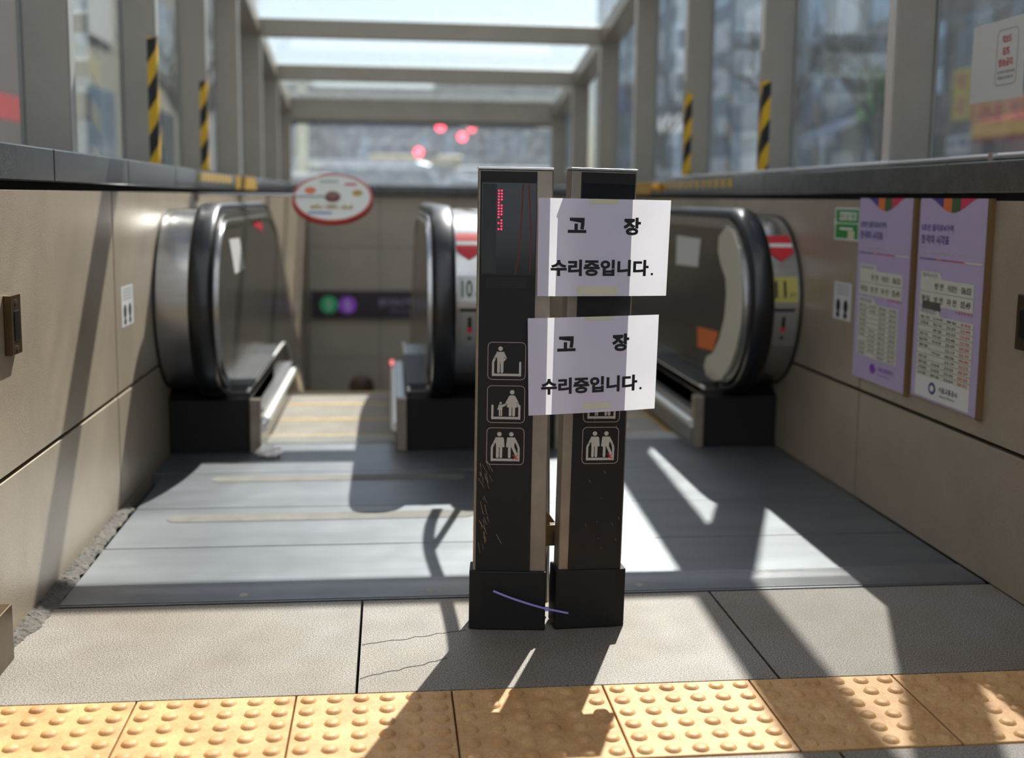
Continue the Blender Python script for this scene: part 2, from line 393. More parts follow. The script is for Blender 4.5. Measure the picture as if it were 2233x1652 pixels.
# ------------------------------------------------------------------ canopy
def zr(y): return 2.275 - (.145 if y > 8.88 else .160) * (y - 8.88)
PY = [2.30, 3.617, 4.932, 6.247, 7.562, 8.877, 10.192, 11.507]
can = thing('glass_canopy', (.35, 7, 1.066), 'grey painted steel and glass canopy standing on the side walls over the escalators', 'canopy')
PWI, PWO = .135 + 0, .15
def stripe_tape(parent, xc, sg, y, z0, z1):
    """black and yellow diagonal tape folded round the inner front corner of a post"""
    m = MB(); n = int((z1 - z0) / .004); wd = .04; ph = random.uniform(0, .2)
    step = .098; k = -2
    # front face strips
    def face(fn, L, shift):
        zz = z0 - .2
        i = 0
        while zz < z1 + .1:
            a0, a1 = zz, zz + step
            # parallelogram: slants with u
            P = [(0, a0), (L, a0 + shift * L), (L, a1 + shift * L), (0, a1)]
            P = [(u, min(max(v, z0), z1)) for u, v in P]
            if max(p[1] for p in P) - min(p[1] for p in P) > .002:
                m.add([fn(u, v) for u, v in P], [(0, 1, 2, 3)], YEL if i % 2 == 0 else BLK)
            zz += step; i += 1
    face(lambda u, v: (xc + sg * u, y - .0012, v), .036, sg * 1.7)
    face(lambda u, v: (xc - sg * .0012, y + u, v), .036, -sg * 1.7)
    return m.build('warning_tape', None, parent)
for sg, xi in ((-1, -.9525), (1, 1.629)):
    for y in PY:
        x0, x1 = sorted((xi, xi + sg * .15))
        p = MB().box(x0, x1, y, y + .06, 1.066, zr(y) - .02).build('post', FRAME, can, bevel=.004)
        if sg < 0 and 4.9 < y < 6.5: stripe_tape(p, xi, sg, y, 1.068, 1.60 if y < 6 else 1.55)
        if sg > 0 and 4.9 < y < 6.5: stripe_tape(p, xi, sg, y, 1.068, 1.48 if y < 6 else 1.54)
        a0, a1 = sorted((xi - sg * .0015, xi + sg * .004)); MB().box(a0, a1, y + .004, y + .056, 1.068 if not (4.9 < y < 6.5) else 1.61, zr(y) - .14).build('sunlit_edge_strip', ALU, p)  # pale strip painting the sunlit brightness on the inner post face
    x0, x1 = sorted((xi, xi + sg * .15))
    m = MB(); m.prism([(2.22, zr(2.22) - .13), (8.88, zr(8.88) - .13), (11.6, zr(11.6) - .13), (11.6, zr(11.6)), (8.88, zr(8.88)), (2.22, zr(2.22))], 'X', x0 - .0, x1 + .0); m.build('side_rail', FRAME, can, bevel=.004)
    for i in range(len(PY) - 1):
        ya, yb = PY[i] + .06, PY[i + 1]; gx = xi + sg * .135
        m = MB(); m.prism([(ya, 1.075), (yb, 1.075), (yb, zr(yb) - .13), (ya, zr(ya) - .13)], 'X', gx - .004, gx + .004)
        m.build('window_pane', GL_SIDE, can)
for y in PY[:-1]: MB().box(-.9525, 1.629, y, y + .10, zr(y) - .135, zr(y) - .001).build('roof_beam', FRAME, can, bevel=.004)
MB().box(-.9525, 1.629, 11.507, 11.60, zr(11.5) - .195, zr(11.5) + .06).build('rear_header', FRAME, can, bevel=.006)
MB().box(-.9525, 1.629, 11.54, 11.565, zr(11.5) - .23, zr(11.5) - .195).build('rear_header_flashing', mat('flashing_grey', lin(120, 124, 130), .4, .3), can)
for i in range(len(PY) - 1):
    m = MB(); m.prism([(PY[i] + .02, zr(PY[i] + .02)), (PY[i + 1] - .0, zr(PY[i + 1])), (PY[i + 1], zr(PY[i + 1]) + .012), (PY[i] + .02, zr(PY[i] + .02) + .012)], 'X', -1.09, 1.77)
    m.build('roof_pane', GL_ROOF, can)
MB().box(-.9525, 1.629, 11.545, 11.555, 1.0705, zr(11.5) - .2).build('window_pane', GL_BACK, can)
# pipe along the right coping
m = MB(); m.tube([(1.60, 1.0, 1.082), (1.60, 3.2, 1.082), (1.60, 6.4, 1.082)], .010, 10)
for yy in (1.6, 2.9, 4.4, 5.9): m.box(1.585, 1.615, yy - .012, yy + .012, 1.066, 1.094)
tag(m.build('conduit_pipe', STEEL, None, (1.6, 1.0, 1.066), smooth=40), 'thin steel conduit pipe clipped along the top of the right granite coping', 'pipe')
# hazard tape on the coping fronts
def coping_tape(x, sg, y0, y1, label, dark):
    m = MB(); y = y0; i = 0; L = .055
    while y < y1 - .01:
        ye = min(y + L, y1)
        m.add([(x, y, 1.018), (x, ye, 1.018), (x, ye + .0, 1.056), (x, y, 1.056)], [(0, 1, 2, 3)], (YEL if i % 2 == 0 else GRAN_D))
        m.add([(x - sg * .0, y, 1.0672), (x, ye, 1.0672), (x + sg * .06, ye, 1.0672), (x + sg * .06, y, 1.0672)], [(0, 1, 2, 3)], (YEL if i % 2 == 0 else BLK))
        y = ye; i += 1
    tag(m.build('hazard_tape', None, None, (x, y0, 1.0)), label, 'tape')
coping_tape(-.8065, -1, 5.0, 6.1, 'yellow striped hazard tape on the left granite coping, nearer strip', 1)
MBt = MB().box(-.8075, -.8045, 6.22, 7.15, .992, 1.06).box(-.9, -.8075, 6.22, 7.15, 1.0665, 1.068)
tag(MBt.build('hazard_tape', YELD, None, (-.807, 6.2, 1.0)), 'solid worn yellow tape on the left granite coping, farther strip', 'tape')
coping_tape(1.5065, 1, 4.94, 6.2, 'yellow striped hazard tape on the right granite coping', 1)
m = MB().box(1.503, 1.5075, 6.5, 7.4, .99, 1.06); tag(m.build('hazard_tape', YELD, None, (1.505, 6.5, 1.0)), 'solid yellow tape on the right granite coping beyond the striped strip', 'tape')
m = MB(); m.lathe([(0, .03), (.02, .028), (.028, .018), (.03, 0), (0, 0)], (1.49, 6.30, 1.02), 16); m.box(1.495, 1.51, 6.29, 6.31, 1.0, 1.03)
tag(m.build('orange_reflector', mat('orange_lens', lin(250, 170, 20), .3), None, (1.5, 6.3, 1.02), smooth=40), 'small round orange reflector on the right granite coping', 'reflector')

# ------------------------------------------------------------------ steel landing plates
def plate(y0, y1, m, label, rib=False, x0=-.772, x1=1.512):
    b = MB().box(x0, x1, y0 + .0035, y1 - .0035, -.04, .0)
    r = thing('landing_plate', (.35, y0, 0), label, 'floor plate')
    b.build('plate', m, r, bevel=.001)
    if rib:
        c = MB()
        for k in range(17): yy = y0 + .010 + k * .0078; c.box(x0 + .003, x1 - .003, yy, yy + .0042, 0, .0028)
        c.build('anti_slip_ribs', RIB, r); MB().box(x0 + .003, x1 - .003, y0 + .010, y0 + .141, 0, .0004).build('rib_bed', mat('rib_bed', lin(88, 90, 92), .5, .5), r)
        s = MB()
        for xx in (.1, .62, 1.21, -.35): s.lathe([(0, .0035), (.011, .0035), (.013, .001)], (xx, y0 + .045, 0), 14)
        s.build('fixing_screws', STEEL_D, r)
    return r
plate(2.655, 3.10, STEELF, 'steel floor plate with fine ribs along its front edge, beside the granite paving', True)
plate(3.10, 3.50, STEELF, 'plain steel floor plate second from the granite paving')
plate(3.50, 3.95, STEELF, 'plain steel floor plate third from the granite paving, between the newels')
plate(3.95, 4.42, STEELF, 'farthest steel floor plate, right in front of the escalator combs', x0=-.812)
for k, (y, x0, x1) in enumerate(((3.385, -.66, .22), (3.86, -.60, .22))):
    f = MB(); pts = []
    for i in range(9): a = math.radians(90 + 180 * i / 8); pts.append((x0 + .04 + .04 * math.cos(a), y + .04 * math.sin(a)))
    for i in range(9): a = math.radians(-90 + 180 * i / 8); pts.append((x1 + .04 * math.cos(a), y + .04 * math.sin(a)))
    f.prism(pts, 'Z', .0002, .0014)
    tag(f.build('anti_slip_strip', TAPE, None, (x0, y, 0)), ('nearer' if k == 0 else 'farther') + ' worn beige anti-slip strip stuck across the steel landing plates', 'strip', None)
S('floor', MB().box(-.815, 1.515, 2.65, 4.5, -.3, -.0395), GROOVE)

# crumbling mortar along the left wall foot
random.seed(11); m = MB(); n = 300; rows = 9; vs = []
for i in range(n + 1):
    t = i / n; y = 2.40 + t * 1.12; wd = (.049 + .007 * math.sin(i * .23) * math.sin(i * .061)) * (.35 + .65 * math.sin(min(1, t * 5) * math.pi / 2)) * (1 - .35 * t)
    for j in range(rows + 1):
        q = j / rows; jitter = random.uniform(-.0028, .0028)
        vs.append((WLX + q * wd + (random.uniform(-.003, .003) if j == rows else 0), y, max(-.002, .012 * (1 - q) ** 1.2 + .004 * math.sin(q * math.pi) + jitter if j < rows else -.001)))
m.add(vs, [(i * (rows + 1) + j, (i + 1) * (rows + 1) + j, (i + 1) * (rows + 1) + j + 1, i * (rows + 1) + j + 1) for i in range(n) for j in range(rows)])
tag(m.build('mortar_fillet', MORTAR, None, (WLX, 2.4, 0), smooth=50), 'crumbling grey mortar fillet along the foot of the left wall', 'mortar')

# tactile blocks
TL = ['yellow tactile block at the left end of the row, by the left wall', 'second tactile block from the left end of the yellow row',
      'third tactile block from the left end, left of the kiosks\' shadow', 'yellow tactile block right in front of the left kiosk, in the kiosks\' shadow',
      'yellow tactile block right in front of the right kiosk, half in its shadow', 'sunlit yellow tactile block to the right of the kiosks\' shadow',
      'yellow tactile block next to the end of the row, crossed by post shadows', 'narrow cut yellow tactile block at the foot of the right wall']
def tactile(i, wd):
    x = -.78 + .3 * i
    t_ = thing('tactile_block', (x, 1.83, 0), TL[i], 'tactile block', 'tactile blocks in a row across the paving')
    MB().box(x + .0015, x + wd - .0015, 1.8315, 2.1285, -.058, .001).build('slab', TACT, t_, bevel=.002)
    dm = MB()
    for a in range(int(wd / .05 + .01)):
        for c in range(6): dm.lathe([(.0, .0062), (.009, .006), (.0125, .0045), (.016, 0)], (x + .025 + .05 * a, 1.83 + .024 + .05 * c, .001), 14)
    dm.build('domes', TACT, t_, smooth=35); return t_
proto = tactile(0, .3)
for i in range(1, 7):
    o = copy_tree(proto); o.location.x = -.78 + .3 * i; o['label'] = TL[i]
tactile(7, .194)

# ------------------------------------------------------------------ escalators
C0 = (4.32, .57)
def prof(d, R=.36, ztop=.93, c=C0, y_end=11.7, a0=-88, crest=5.65, RC=1.5):
    """(Y, z) points of the newel loop and the run, offset inwards by d"""
    pts = []
    if a0 is not None:
        for i in range(19):
            a = math.radians(a0 - (180 + a0 + 90) * 0 - i * (0))  # placeholder kept simple
            break
        r = R - d; start = 272; end = 90
        for i in range(25):
            a = math.radians(start + (end - start) * i / 24); pts.append((c[0] + r * math.cos(a), c[1] + r * math.sin(a)))
    zt = ztop - d
    if not pts: pts.append((c[0], zt))
    pts.append((c[0] + .5, zt)); pts.append((crest, zt))
    for i in range(1, 9):
        a = math.radians(90 - 30 * i / 8); pts.append((crest + (RC - d) * math.cos(a), ztop - RC + (RC - d) * math.sin(a)))
    y0, z0 = pts[-1]; L = (y_end - y0)
    pts.append((y_end, z0 - L * math.tan(math.radians(30)))); return pts
def run_poly(dtop, dbot, **k):
    top = prof(dtop, **k); kk = dict(k); kk['a0'] = None
    bot = prof(dbot, **kk)
    return top + bot[::-1]

def esc_side(root, xc, sg, decor=None):
    """sg=+1: the steps lie on the +x side of this balustrade"""
    path = [(xc, y, z) for y, z in prof(0.018, y_end=11.6)]
    sec = []
    for i in range(16):
        a = 2 * math.pi * i / 16; sec.append((.042 * math.copysign(abs(math.cos(a)) ** .6, math.cos(a)), .018 * math.copysign(abs(math.sin(a)) ** .7, math.sin(a))))
    m = MB(); m.sweep(path, sec, upv=(1, 0, 0)); m.build('handrail', RUBBER, root, smooth=50)
    m = MB(); A = prof(.038, y_end=11.5); B = prof(.070, y_end=11.5)
    m.prism(A + B[::-1], 'X', *sorted((xc - sg * .022, xc + sg * .050))); m.build('handrail_guide', STEEL, root, smooth=30)
    x0, x1 = sorted((xc + sg * .032, xc + sg * .050))
    m = MB(); m.prism(run_poly(.064, .72, y_end=11.4), 'X', x0, x1); p = m.build('balustrade_panel', PANEL_ESC, root, smooth=30)
    # outer thin edge profile on the steps side
    m = MB(); A = prof(.064, y_end=11.4); B = prof(.080, y_end=11.4); x0, x1 = sorted((xc + sg * .050, xc + sg * .056))
    m.prism(A + B[::-1], 'X', x0, x1); m.build('panel_trim', STEEL, root, smooth=30)
    # inner deck and skirt
    def low(y0, dt, db, xa, xb, name, mt):
        a = [(y0, .93 - dt)] + prof(dt, a0=None, y_end=11.3)[1:]; c = [(y0, .93 - db)] + prof(db, a0=None, y_end=11.3)[1:]
        mm = MB(); xa, xb = sorted((xa, xb)); mm.prism(a + c[::-1], 'X', xa, xb); return mm.build(name, mt, root, bevel=.002)
    low(4.30, .705, .93, xc + sg * .005, xc + sg * .125, 'inner_deck', DECK)
    yy = [(4.29, .231)] + [(y, z) for y, z in prof(.699, a0=None, y_end=11.2)[1:]]
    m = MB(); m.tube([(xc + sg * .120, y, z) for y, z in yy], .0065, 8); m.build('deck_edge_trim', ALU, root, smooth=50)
    low(4.28, .79, .97, xc + sg * .125, xc + sg * .165, 'skirt_panel', mat('skirt_steel', lin(150, 148, 146), .3, .8))
    ys = [(4.26, .095)] + [(y, z) for y, z in prof(.835, a0=None, y_end=11.2)[1:]]
    m = MB(); m.tube([(xc + sg * .170, y, z) for y, z in ys], .018, 12); m.build('skirt_brush', ALU, root, smooth=50)
    m = MB(); m.box(*sorted((xc + sg * .126, xc + sg * .166)), 4.255, 4.30, 0, .205); m.build('skirt_end_cap', STEEL_D, root, bevel=.004)
    return p

def cladding(root, x0, x1):
    m = MB(); m.prism(run_poly(0, .96, R=.33, ztop=.90, c=(4.37, .57), y_end=11.3), 'X', x0, x1)
    return m.build('newel_cladding', STEEL, root, smooth=30, bevel=0)
def pedestal(root, x0, x1):
    m = MB(); m.box(x0, x1, 4.27, 5.2, 0, .20); m.prism([(4.27, .20), (5.2, .20), (5.2, .245), (4.36, .245)], 'X', x0, x1)
    return m.build('pedestal', PEDE, root, bevel=.004)

def steps(root, x0, x1):
    # comb plate
    MB().box(x0 - .0, x1 + .0, 4.42, 4.56, -.03, .002).build('comb_plate', groove_mat('comb_metal', lin(170, 168, 160), .35, .7, 'X', .009, .9) if 'comb_metal' not in MATS else MATS['comb_metal'], root)
    MB().box(x0, x1, 4.56, 4.575, -.03, .0015).build('comb_edge', YELD, root)
    k = 0; y = 4.577
    drops = [0, .0, -.012, -.10]
    z = 0; z_prev = 0
    ys = 4.577
    for k in range(16):
        y0 = ys + .365 * k; 
        if k == 0: z = -.004
        elif k == 1: z = -.004
        elif k == 2: z = -.010
        elif k == 3: z = -.085
        else: z = -.085 - .21 * (k - 3)
        if y0 > 11.2: break
        s = MB(); s.box(x0 + .004, x1 - .004, y0 + .003, y0 + .362, z - .02, z)
        s.prism([(y0 + .003, z - .02), (y0 + .02, z - .02), (y0 + .035, z - .25), (y0 + .018, z - .25)], 'X', x0 + .004, x1 - .004)
        st = s.build('step', STEP, root)
        e = MB(); e.box(x0 + .006, x1 - .006, y0 + .335, y0 + .360, z, z + .0015); 
        if x0 > .3: e.box(x1 - .02, x1 - .006, y0 + .005, y0 + .34, z, z + .0015)
        e.build('edge_marking', YELD, st)

XH = [-.645, .193, .507, 1.345]
e10 = thing('escalator', (-.225, 4.27, 0), 'left-hand descending escalator next to the sunlit wall, numbered 10', 'escalator')
e11 = thing('escalator', (.925, 4.27, 0), 'right-hand descending escalator next to the shaded wall, numbered 11', 'escalator')
pl = esc_side(e10, XH[0], 1); esc_side(e10, XH[1], -1); esc_side(e11, XH[2], 1); pr = esc_side(e11, XH[3], -1)
cladding(e10, -.8145, -.688); c10 = cladding(e10, .236, .3485); cladding(e11, .3515, .464); c11 = cladding(e11, 1.388, 1.5145)
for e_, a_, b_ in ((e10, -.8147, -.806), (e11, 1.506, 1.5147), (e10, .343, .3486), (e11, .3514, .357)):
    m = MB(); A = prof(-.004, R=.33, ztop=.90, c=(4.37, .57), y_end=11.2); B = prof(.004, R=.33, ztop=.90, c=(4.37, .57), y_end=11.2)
    m.prism(A + B[::-1], 'X', a_, b_); m.build('shadow_gap_strip', BLK, e_, smooth=30)  # black strips drawing the dark shadow gaps along the cladding edges
pedestal(e10, -.8145, XH[0] + .125); pedestal(e10, XH[1] - .125, .3485); pedestal(e11, .3515, XH[2] + .125); pedestal(e11, XH[3] - .125, 1.5145)
steps(e10, XH[0] + .167, XH[1] - .167); steps(e11, XH[2] + .167, XH[3] - .167)
m = MB().box(-.81, 1.51, 10.6, 11.59, -3.30, -3.18); S('floor', m, ASPHALT)
S('floor', MB().box(-.81, 1.51, 11.0, 11.59, -4.2, -3.30), GROOVE)
MB().box(XH[1] - .19, XH[1] - .165, 6.66, 6.86, -.16, -.02).build('emergency_stop_button', RED, e10, bevel=.008)

def on_drum(x0, Rr=.33, c=(4.37, .57)):
    """u = x, v = height; wraps round the front of the rounded cladding"""
    def fn(u, v, w):
        r = Rr + w + .0006; a = (v - c[1]) / Rr
        return (x0 + u, c[0] - r * math.cos(a), c[1] + r * math.sin(a))
    return fn
def drum_marks(parent, x0, wdt, num, plate_m, num_m):
    fn = on_drum(x0); f = Flat(fn); a, c = wdt * .12, wdt * .88; mid = wdt / 2
    f.rect(a, .826, c, .868, RED, .001, 4); f.rect(a, .808, c, .826, WHITE, .001, 2); f.rect(a, .782, c, .808, RED, .001, 3)
    f.poly([(a, .782), (c, .782), (mid + .028, .766), (mid - .028, .766)], RED, .0012); f.poly([(mid - .030, .767), (mid + .030, .767), (mid, .744)], RED, .0022)
    f.build('no_entry_arrow_sticker', parent)
    f = Flat(fn); f.rect(a, .590, c, .684, plate_m, .0005, 6); q = .42 if num == '11' else .44
    f.text(num, a + .015, .606, a + .015 + (c - a) * q, .668, num_m, .0016, bold=.02, cuts=6)
    f.text('호기', c - (c - a) * .30, .608, c - .006, .626, num_m, .0016, cuts=2)
    f.build('number_plate', parent)
    f = Flat(fn); f.rect(a, .42, c, .568, mat('sticker_grey', lin(150, 146, 140), .45, .5), .0005, 8)
    f.rect(a + .01, .555, c - .01, .566, INK, .001, 2)
    f.disc(mid, .528, .008, INK, .0015); f.cap((mid, .517), (mid, .498), .007, INK, .0015); f.disc(mid, .487, .010, RED, .0018)
    f.disc(mid, .455, .007, INK, .0015)
    f.build('safety_sticker', parent)
drum_marks(c10, .228, .118, '10', WHITE, DGREEN)
drum_marks(c11, 1.380, .134, '11', mat('plate_yellow', lin(190, 178, 92), .5), INK)

# cream bumper crescent and stickers on the right-hand inner panel
X = XH[3] - .050
cres = [(4.28, .858), (4.19, .845), (4.115, .785), (4.065, .70), (4.045, .60), (4.06, .50), (4.11, .40), (4.19, .32), (4.28, .262), (4.40, .238), (4.49, .25),
        (4.52, .285), (4.49, .325), (4.40, .355), (4.32, .42), (4.26, .51), (4.245, .60), (4.26, .66), (4.33, .71), (4.375, .76), (4.37, .82)]
m = MB(); m.prism(cres, 'X', X - .008, X); m.build('bumper_strip', CREAM, pr, bevel=.002)
MB().add([(X - .0015, 4.65, .80), (X - .0015, 5.05, .80), (X - .0015, 5.05, .67), (X - .0015, 4.68, .68)], [(0, 1, 2, 3)], WHITE).build('notice_sticker', WHITE, pr)
MB().add([(X - .0015, 4.35, .445), (X - .0015, 4.66, .43), (X - .0015, 4.65, .345), (X - .0015, 4.42, .36)], [(0, 1, 2, 3)], ORANGE).build('orange_sticker', ORANGE, pr)
X = XH[0] + .050
MB().add([(X + .0015, 4.36, .795), (X + .0015, 4.65, .79), (X + .0015, 4.80, .657), (X + .0015, 4.50, .655)], [(0, 1, 2, 3)], WHITE).build('notice_sticker', WHITE, pl)
f = Flat(lambda u, v, w: (X + .001 + w, u, v)); f.poly([(5.05, .86), (5.35, .855), (5.50, .82), (5.48, .79), (5.2, .82)], RED); f.build('red_sticker', pl)

# curved steel guide rail joining the kiosks to the middle newel
def smooth_path(pts, n=8):
    out = []; P = [Vector(p) for p in pts]; P = [P[0] * 2 - P[1]] + P + [P[-1] * 2 - P[-2]]
    for i in range(1, len(P) - 2):
        for k in range(n):
            t = k / n; a, b_, c, d = P[i - 1], P[i], P[i + 1], P[i + 2]
            out.append(.5 * ((2 * b_) + (-a + c) * t + (2 * a - 5 * b_ + 4 * c - d) * t * t + (-a + 3 * b_ - 3 * c + d) * t ** 3))
    out.append(P[-2]); return out
gr = thing('guide_rail', (.35, 2.52, 0), 'curved steel tube rail running back from between the kiosks to the middle newel', 'rail')
MB().tube(smooth_path([(.352, 2.53, .03), (.352, 2.535, .20), (.352, 2.56, .42), (.362, 2.66, .66), (.385, 2.84, .80), (.403, 3.10, .855), (.404, 3.4, .890), (.408, 3.80, .975), (.404, 4.0, .93), (.40, 4.10, .82)]), .017, 12).build('rail_tube', STEEL, gr, smooth=60)
MB().tube([(.405, 4.09, .52), (.405, 3.93, .64), (.405, 3.79, .94)], .012, 10).build('rail_brace', STEEL, gr, smooth=60)
MB().box(.325, .395, 2.500, 2.512, .171, .221).build('clamp_plate', BRONZE, gr, bevel=.002)
MB().prism([(.355, .222), (.378, .222), (.362, .245), (.355, .245)], 'Y', 2.513, 2.525).build('gusset', BRONZE, gr)

# ------------------------------------------------------------------ warning kiosks
def fig(f, cx, cy, s, m, legs=(0, 0), arm=None, dress=False):
    """a standing pictogram person; cy = feet, s = height"""
    f.disc(cx, cy + s * .92, s * .085, m)
    if dress:
        f.poly([(cx - s * .09, cy + s * .80), (cx + s * .09, cy + s * .80), (cx + s * .20, cy + s * .34), (cx - s * .20, cy + s * .34)], m)
    else:
        f.poly([(cx - s * .15, cy + s * .80), (cx + s * .15, cy + s * .80), (cx + s * .115, cy + s * .42), (cx - s * .115, cy + s * .42)], m)
    f.cap((cx - s * .065, cy + s * .42), (cx - s * .065 + legs[0], cy + s * .05), s * .052, m, .0010)
    f.cap((cx + s * .065, cy + s * .42), (cx + s * .065 + legs[1], cy + s * .05), s * .052, m, .0011)
    for i, seg in enumerate(arm or []):
        for a, b_ in zip(seg[:-1], seg[1:]): f.cap(a, b_, s * .042, m, .0012 + .0001 * i)
def picto(kind, cx, cz, parent, s=.083):
    o = (cx - s / 2, cz - s / 2); P = lambda u, v: (o[0] + u * s, o[1] + v * s)
    f = Flat(lambda u, v, w: (u, -.0035 - w, v))
    f.ring(*P(0, 0), *P(1, 1), s * .12, s * .016, ICONR)
    f.rect(*P(.12, .10), *P(.88, .165), ICON, .0007)
    f.cap(P(.145, .12), P(.145, .46), s * .028, ICON); f.cap(P(.855, .12), P(.855, .46), s * .028, ICON)
    if kind == 0:
        c = P(.335, .18); fig(f, c[0], c[1], s * .70, ICON, arm=[[P(.26, .70), P(.19, .58), P(.155, .49)], [P(.41, .70), P(.475, .58), P(.36, .45)]])
    elif kind == 1:
        c = P(.66, .18); fig(f, c[0], c[1], s * .70, ICON, arm=[[P(.60, .70), P(.50, .50), P(.42, .46)], [P(.72, .70), P(.80, .55), P(.83, .46)]], dress=True)
        c = P(.36, .18); fig(f, c[0], c[1], s * .38, ICON, arm=[[P(.33, .48), P(.29, .36)], [P(.40, .48), P(.44, .45)]])
    else:
        c = P(.34, .18); fig(f, c[0], c[1], s * .70, ICON, arm=[[P(.26, .70), P(.19, .56), P(.155, .49)], [P(.43, .70), P(.45, .50)]])
        c = P(.655, .18); fig(f, c[0], c[1], s * .70, ICON, legs=(0, s * .12), arm=[[P(.57, .70), P(.55, .50)], [P(.74, .70), P(.82, .55), P(.85, .47)]])
        f.line(P(.70, .14), P(.84, .28), s * .02, RED, .0020); f.line(P(.70, .28), P(.84, .14), s * .02, RED, .0021)
    return f.build('pictogram', parent)

def kiosk(x, y, yaw, lean, sg, W, pw, px_, label):
    """sg=+1: black front panel towards -x, steel strip towards +x"""
    r = thing('warning_kiosk', (x, y, 0), label, 'kiosk', None, (0, lean, yaw))
    H = 1.020
    hs = MB().box(-W, W, 0, .052, .02, H).build('housing', STEEL_D, r, bevel=.003)
    MB().box(-W - .001, W + .001, -.003, .054, H, H + .005).build('top_cap', STEEL, r, bevel=.001)
    a, c = (-W + .006, .046) if sg > 0 else (-.0505, W - .004)
    fp = MB()
    wa, wc = a + .003, c - .001; z0, z1 = .795, .992
    fp.box(a, c, -.0035, .001, .12, z0); fp.box(a, c, -.0035, .001, z1, H - .004); fp.box(a, wa, -.0035, .001, z0, z1); fp.box(wc, c, -.0035, .001, z0, z1)
    fpo = fp.build('front_panel', BLACK, r, bevel=.0008)
    dp = MB().box(wa, wc, -.0015, .0008, z0, z1).build('display_window', BLACKG, r)
    if sg > 0:
        MB().box(wa + .002, wa + .032, -.0022, -.001, z0 + .003, z1 - .003).build('louver_panel', groove_mat('display_louver', lin(62, 66, 66), .4, .2, 'X', .003, .6), dp)
        led = MB()
        for i in range(14):
            for j in range(2):
                if (i, j) in ((4, 1), (9, 1), (10, 0), (12, 0)): continue
                led.lathe([(0, .0010), (.0019, .0008), (.0023, 0)], (0, 0, 0), 8) if False else None
                cx, cz = wa + .0365 + j * .0062, .975 - i * .0063
                led.add([(cx + .0021 * math.cos(k * math.pi / 4), -.0026, cz + .0021 * math.sin(k * math.pi / 4)) for k in range(8)], [tuple(range(8))])
        led.build('led_dots', LED, dp)
        cb = MB(); cb.tube(smooth_path([(wa + .088, -.0022, .990), (wa + .086, -.0022, .93), (wa + .082, -.0022, .85), (wa + .074, -.0022, z0 + .002)], 5), .0016, 6)
        cb.tube(smooth_path([(wa + .100, -.0022, .990), (wa + .104, -.0022, .93), (wa + .107, -.0022, .86), (wa + .105, -.0022, z0 + .002)], 5), .0014, 6); cb.build('reflection_streak', REFL_RED, dp)  # red tubes standing for rusty streaks reflected in the display glass
    gr_ = MB()
    for i in range(7): gr_.box(a + .016, c - .02, -.0042, -.003, .768 + i * .0033, .7695 + i * .0033)
    gr_.build('speaker_grille', BLK, fpo)
    cx = -.013 if sg > 0 else .0125
    for k, z in enumerate((.608, .5125, .4190)): picto(k, cx, z, fpo)
    # scratches on the lower front
    f = Flat(lambda u, v, w: (u, -.0035 - w, v)); random.seed(5 if sg > 0 else 9)
    scm = mat('scratch', lin(150, 128, 104), .7)
    for i in range(34 if sg > 0 else 16):
        u = (a + abs(random.gauss(0, .016)) + .002) if sg > 0 else random.uniform(a + .03, c - .004); v = random.uniform(.19, .39) if sg > 0 else random.uniform(.18, .5)
        L = random.uniform(.004, .028) if sg > 0 else random.uniform(.002, .009); an = random.choice((1, -1, 1)) * random.uniform(1.0, 1.5)
        f.line((u, v), (min(u + L * math.cos(an), c - .001), v - L * math.sin(abs(an))), random.uniform(.0004, .0009), scm)
    f.build('scratch', fpo)
    MB().prism([(px_ - pw, -.003 if sg > 0 else -.008), (px_ - pw + .026, -.008), (px_ + pw - .026, -.008), (px_ + pw, -.008 if sg > 0 else -.003), (px_ + pw, .062), (px_ - pw, .062)], 'Z', 0, .136).build('plinth', PEDE, r, bevel=.003)
    return r
kiosk(.2638, 2.440, math.radians(-6.0), math.radians(.35), 1, .081, .0855, -.003, 'slim black and steel warning kiosk on the left, with red dot display showing')
kiosk(.4445, 2.438, math.radians(3.5), math.radians(.98), -1, .0725, .081, .002, 'slim black and steel warning kiosk on the right, its display covered by notices')

# notices
def notice(corners, Y, label, text_top, tapes, curl):
    (tl, tr, br_, bl) = corners
    def fn(u, v, w):   # v downwards
        x = (tl[0] * (1 - u) + tr[0] * u) * (1 - v) + (bl[0] * (1 - u) + br_[0] * u) * v
        z = (tl[1] * (1 - u) + tr[1] * u) * (1 - v) + (bl[1] * (1 - u) + br_[1] * u) * v
        y = Y - .004 * math.sin(u * math.pi) * curl + .010 * max(0, u - .8) * v
        return (x, y - w, z)
    r = thing('paper_notice', fn(.5, .5, 0), label, 'notice')
    m = MB(); n = 14; vs = [fn(i / n, j / n, 0) for j in range(n + 1) for i in range(n + 1)]
    m.add(vs, [(j * (n + 1) + i, j * (n + 1) + i + 1, (j + 1) * (n + 1) + i + 1, (j + 1) * (n + 1) + i) for j in range(n) for i in range(n)])
    m.build('sheet', PAPER, r, smooth=60)
    for parts_ in ((('고', .222, .195, .362, .350),), (('장', .642, .185, .775, .368),), (('수리중입니다', .098, .622, .850, .792), ('.', .868, .758, .888, .785))):
        f = Flat(lambda u, v, w: fn(u, 1 - v, w))
        for (t, u0, v0, u1, v1) in parts_: f.text(t, u0, 1 - v1, u1, 1 - v0, INK, .0008, bold=.042)
        f.build('lettering', r)
    for (u0, v0, u1, v1) in tapes:
        f = Flat(lambda u, v, w: fn(u, 1 - v, w)); f.rect(u0, 1 - v1, u1, 1 - v0, MTAPE, .0005); f.build('tape', r)
    return r
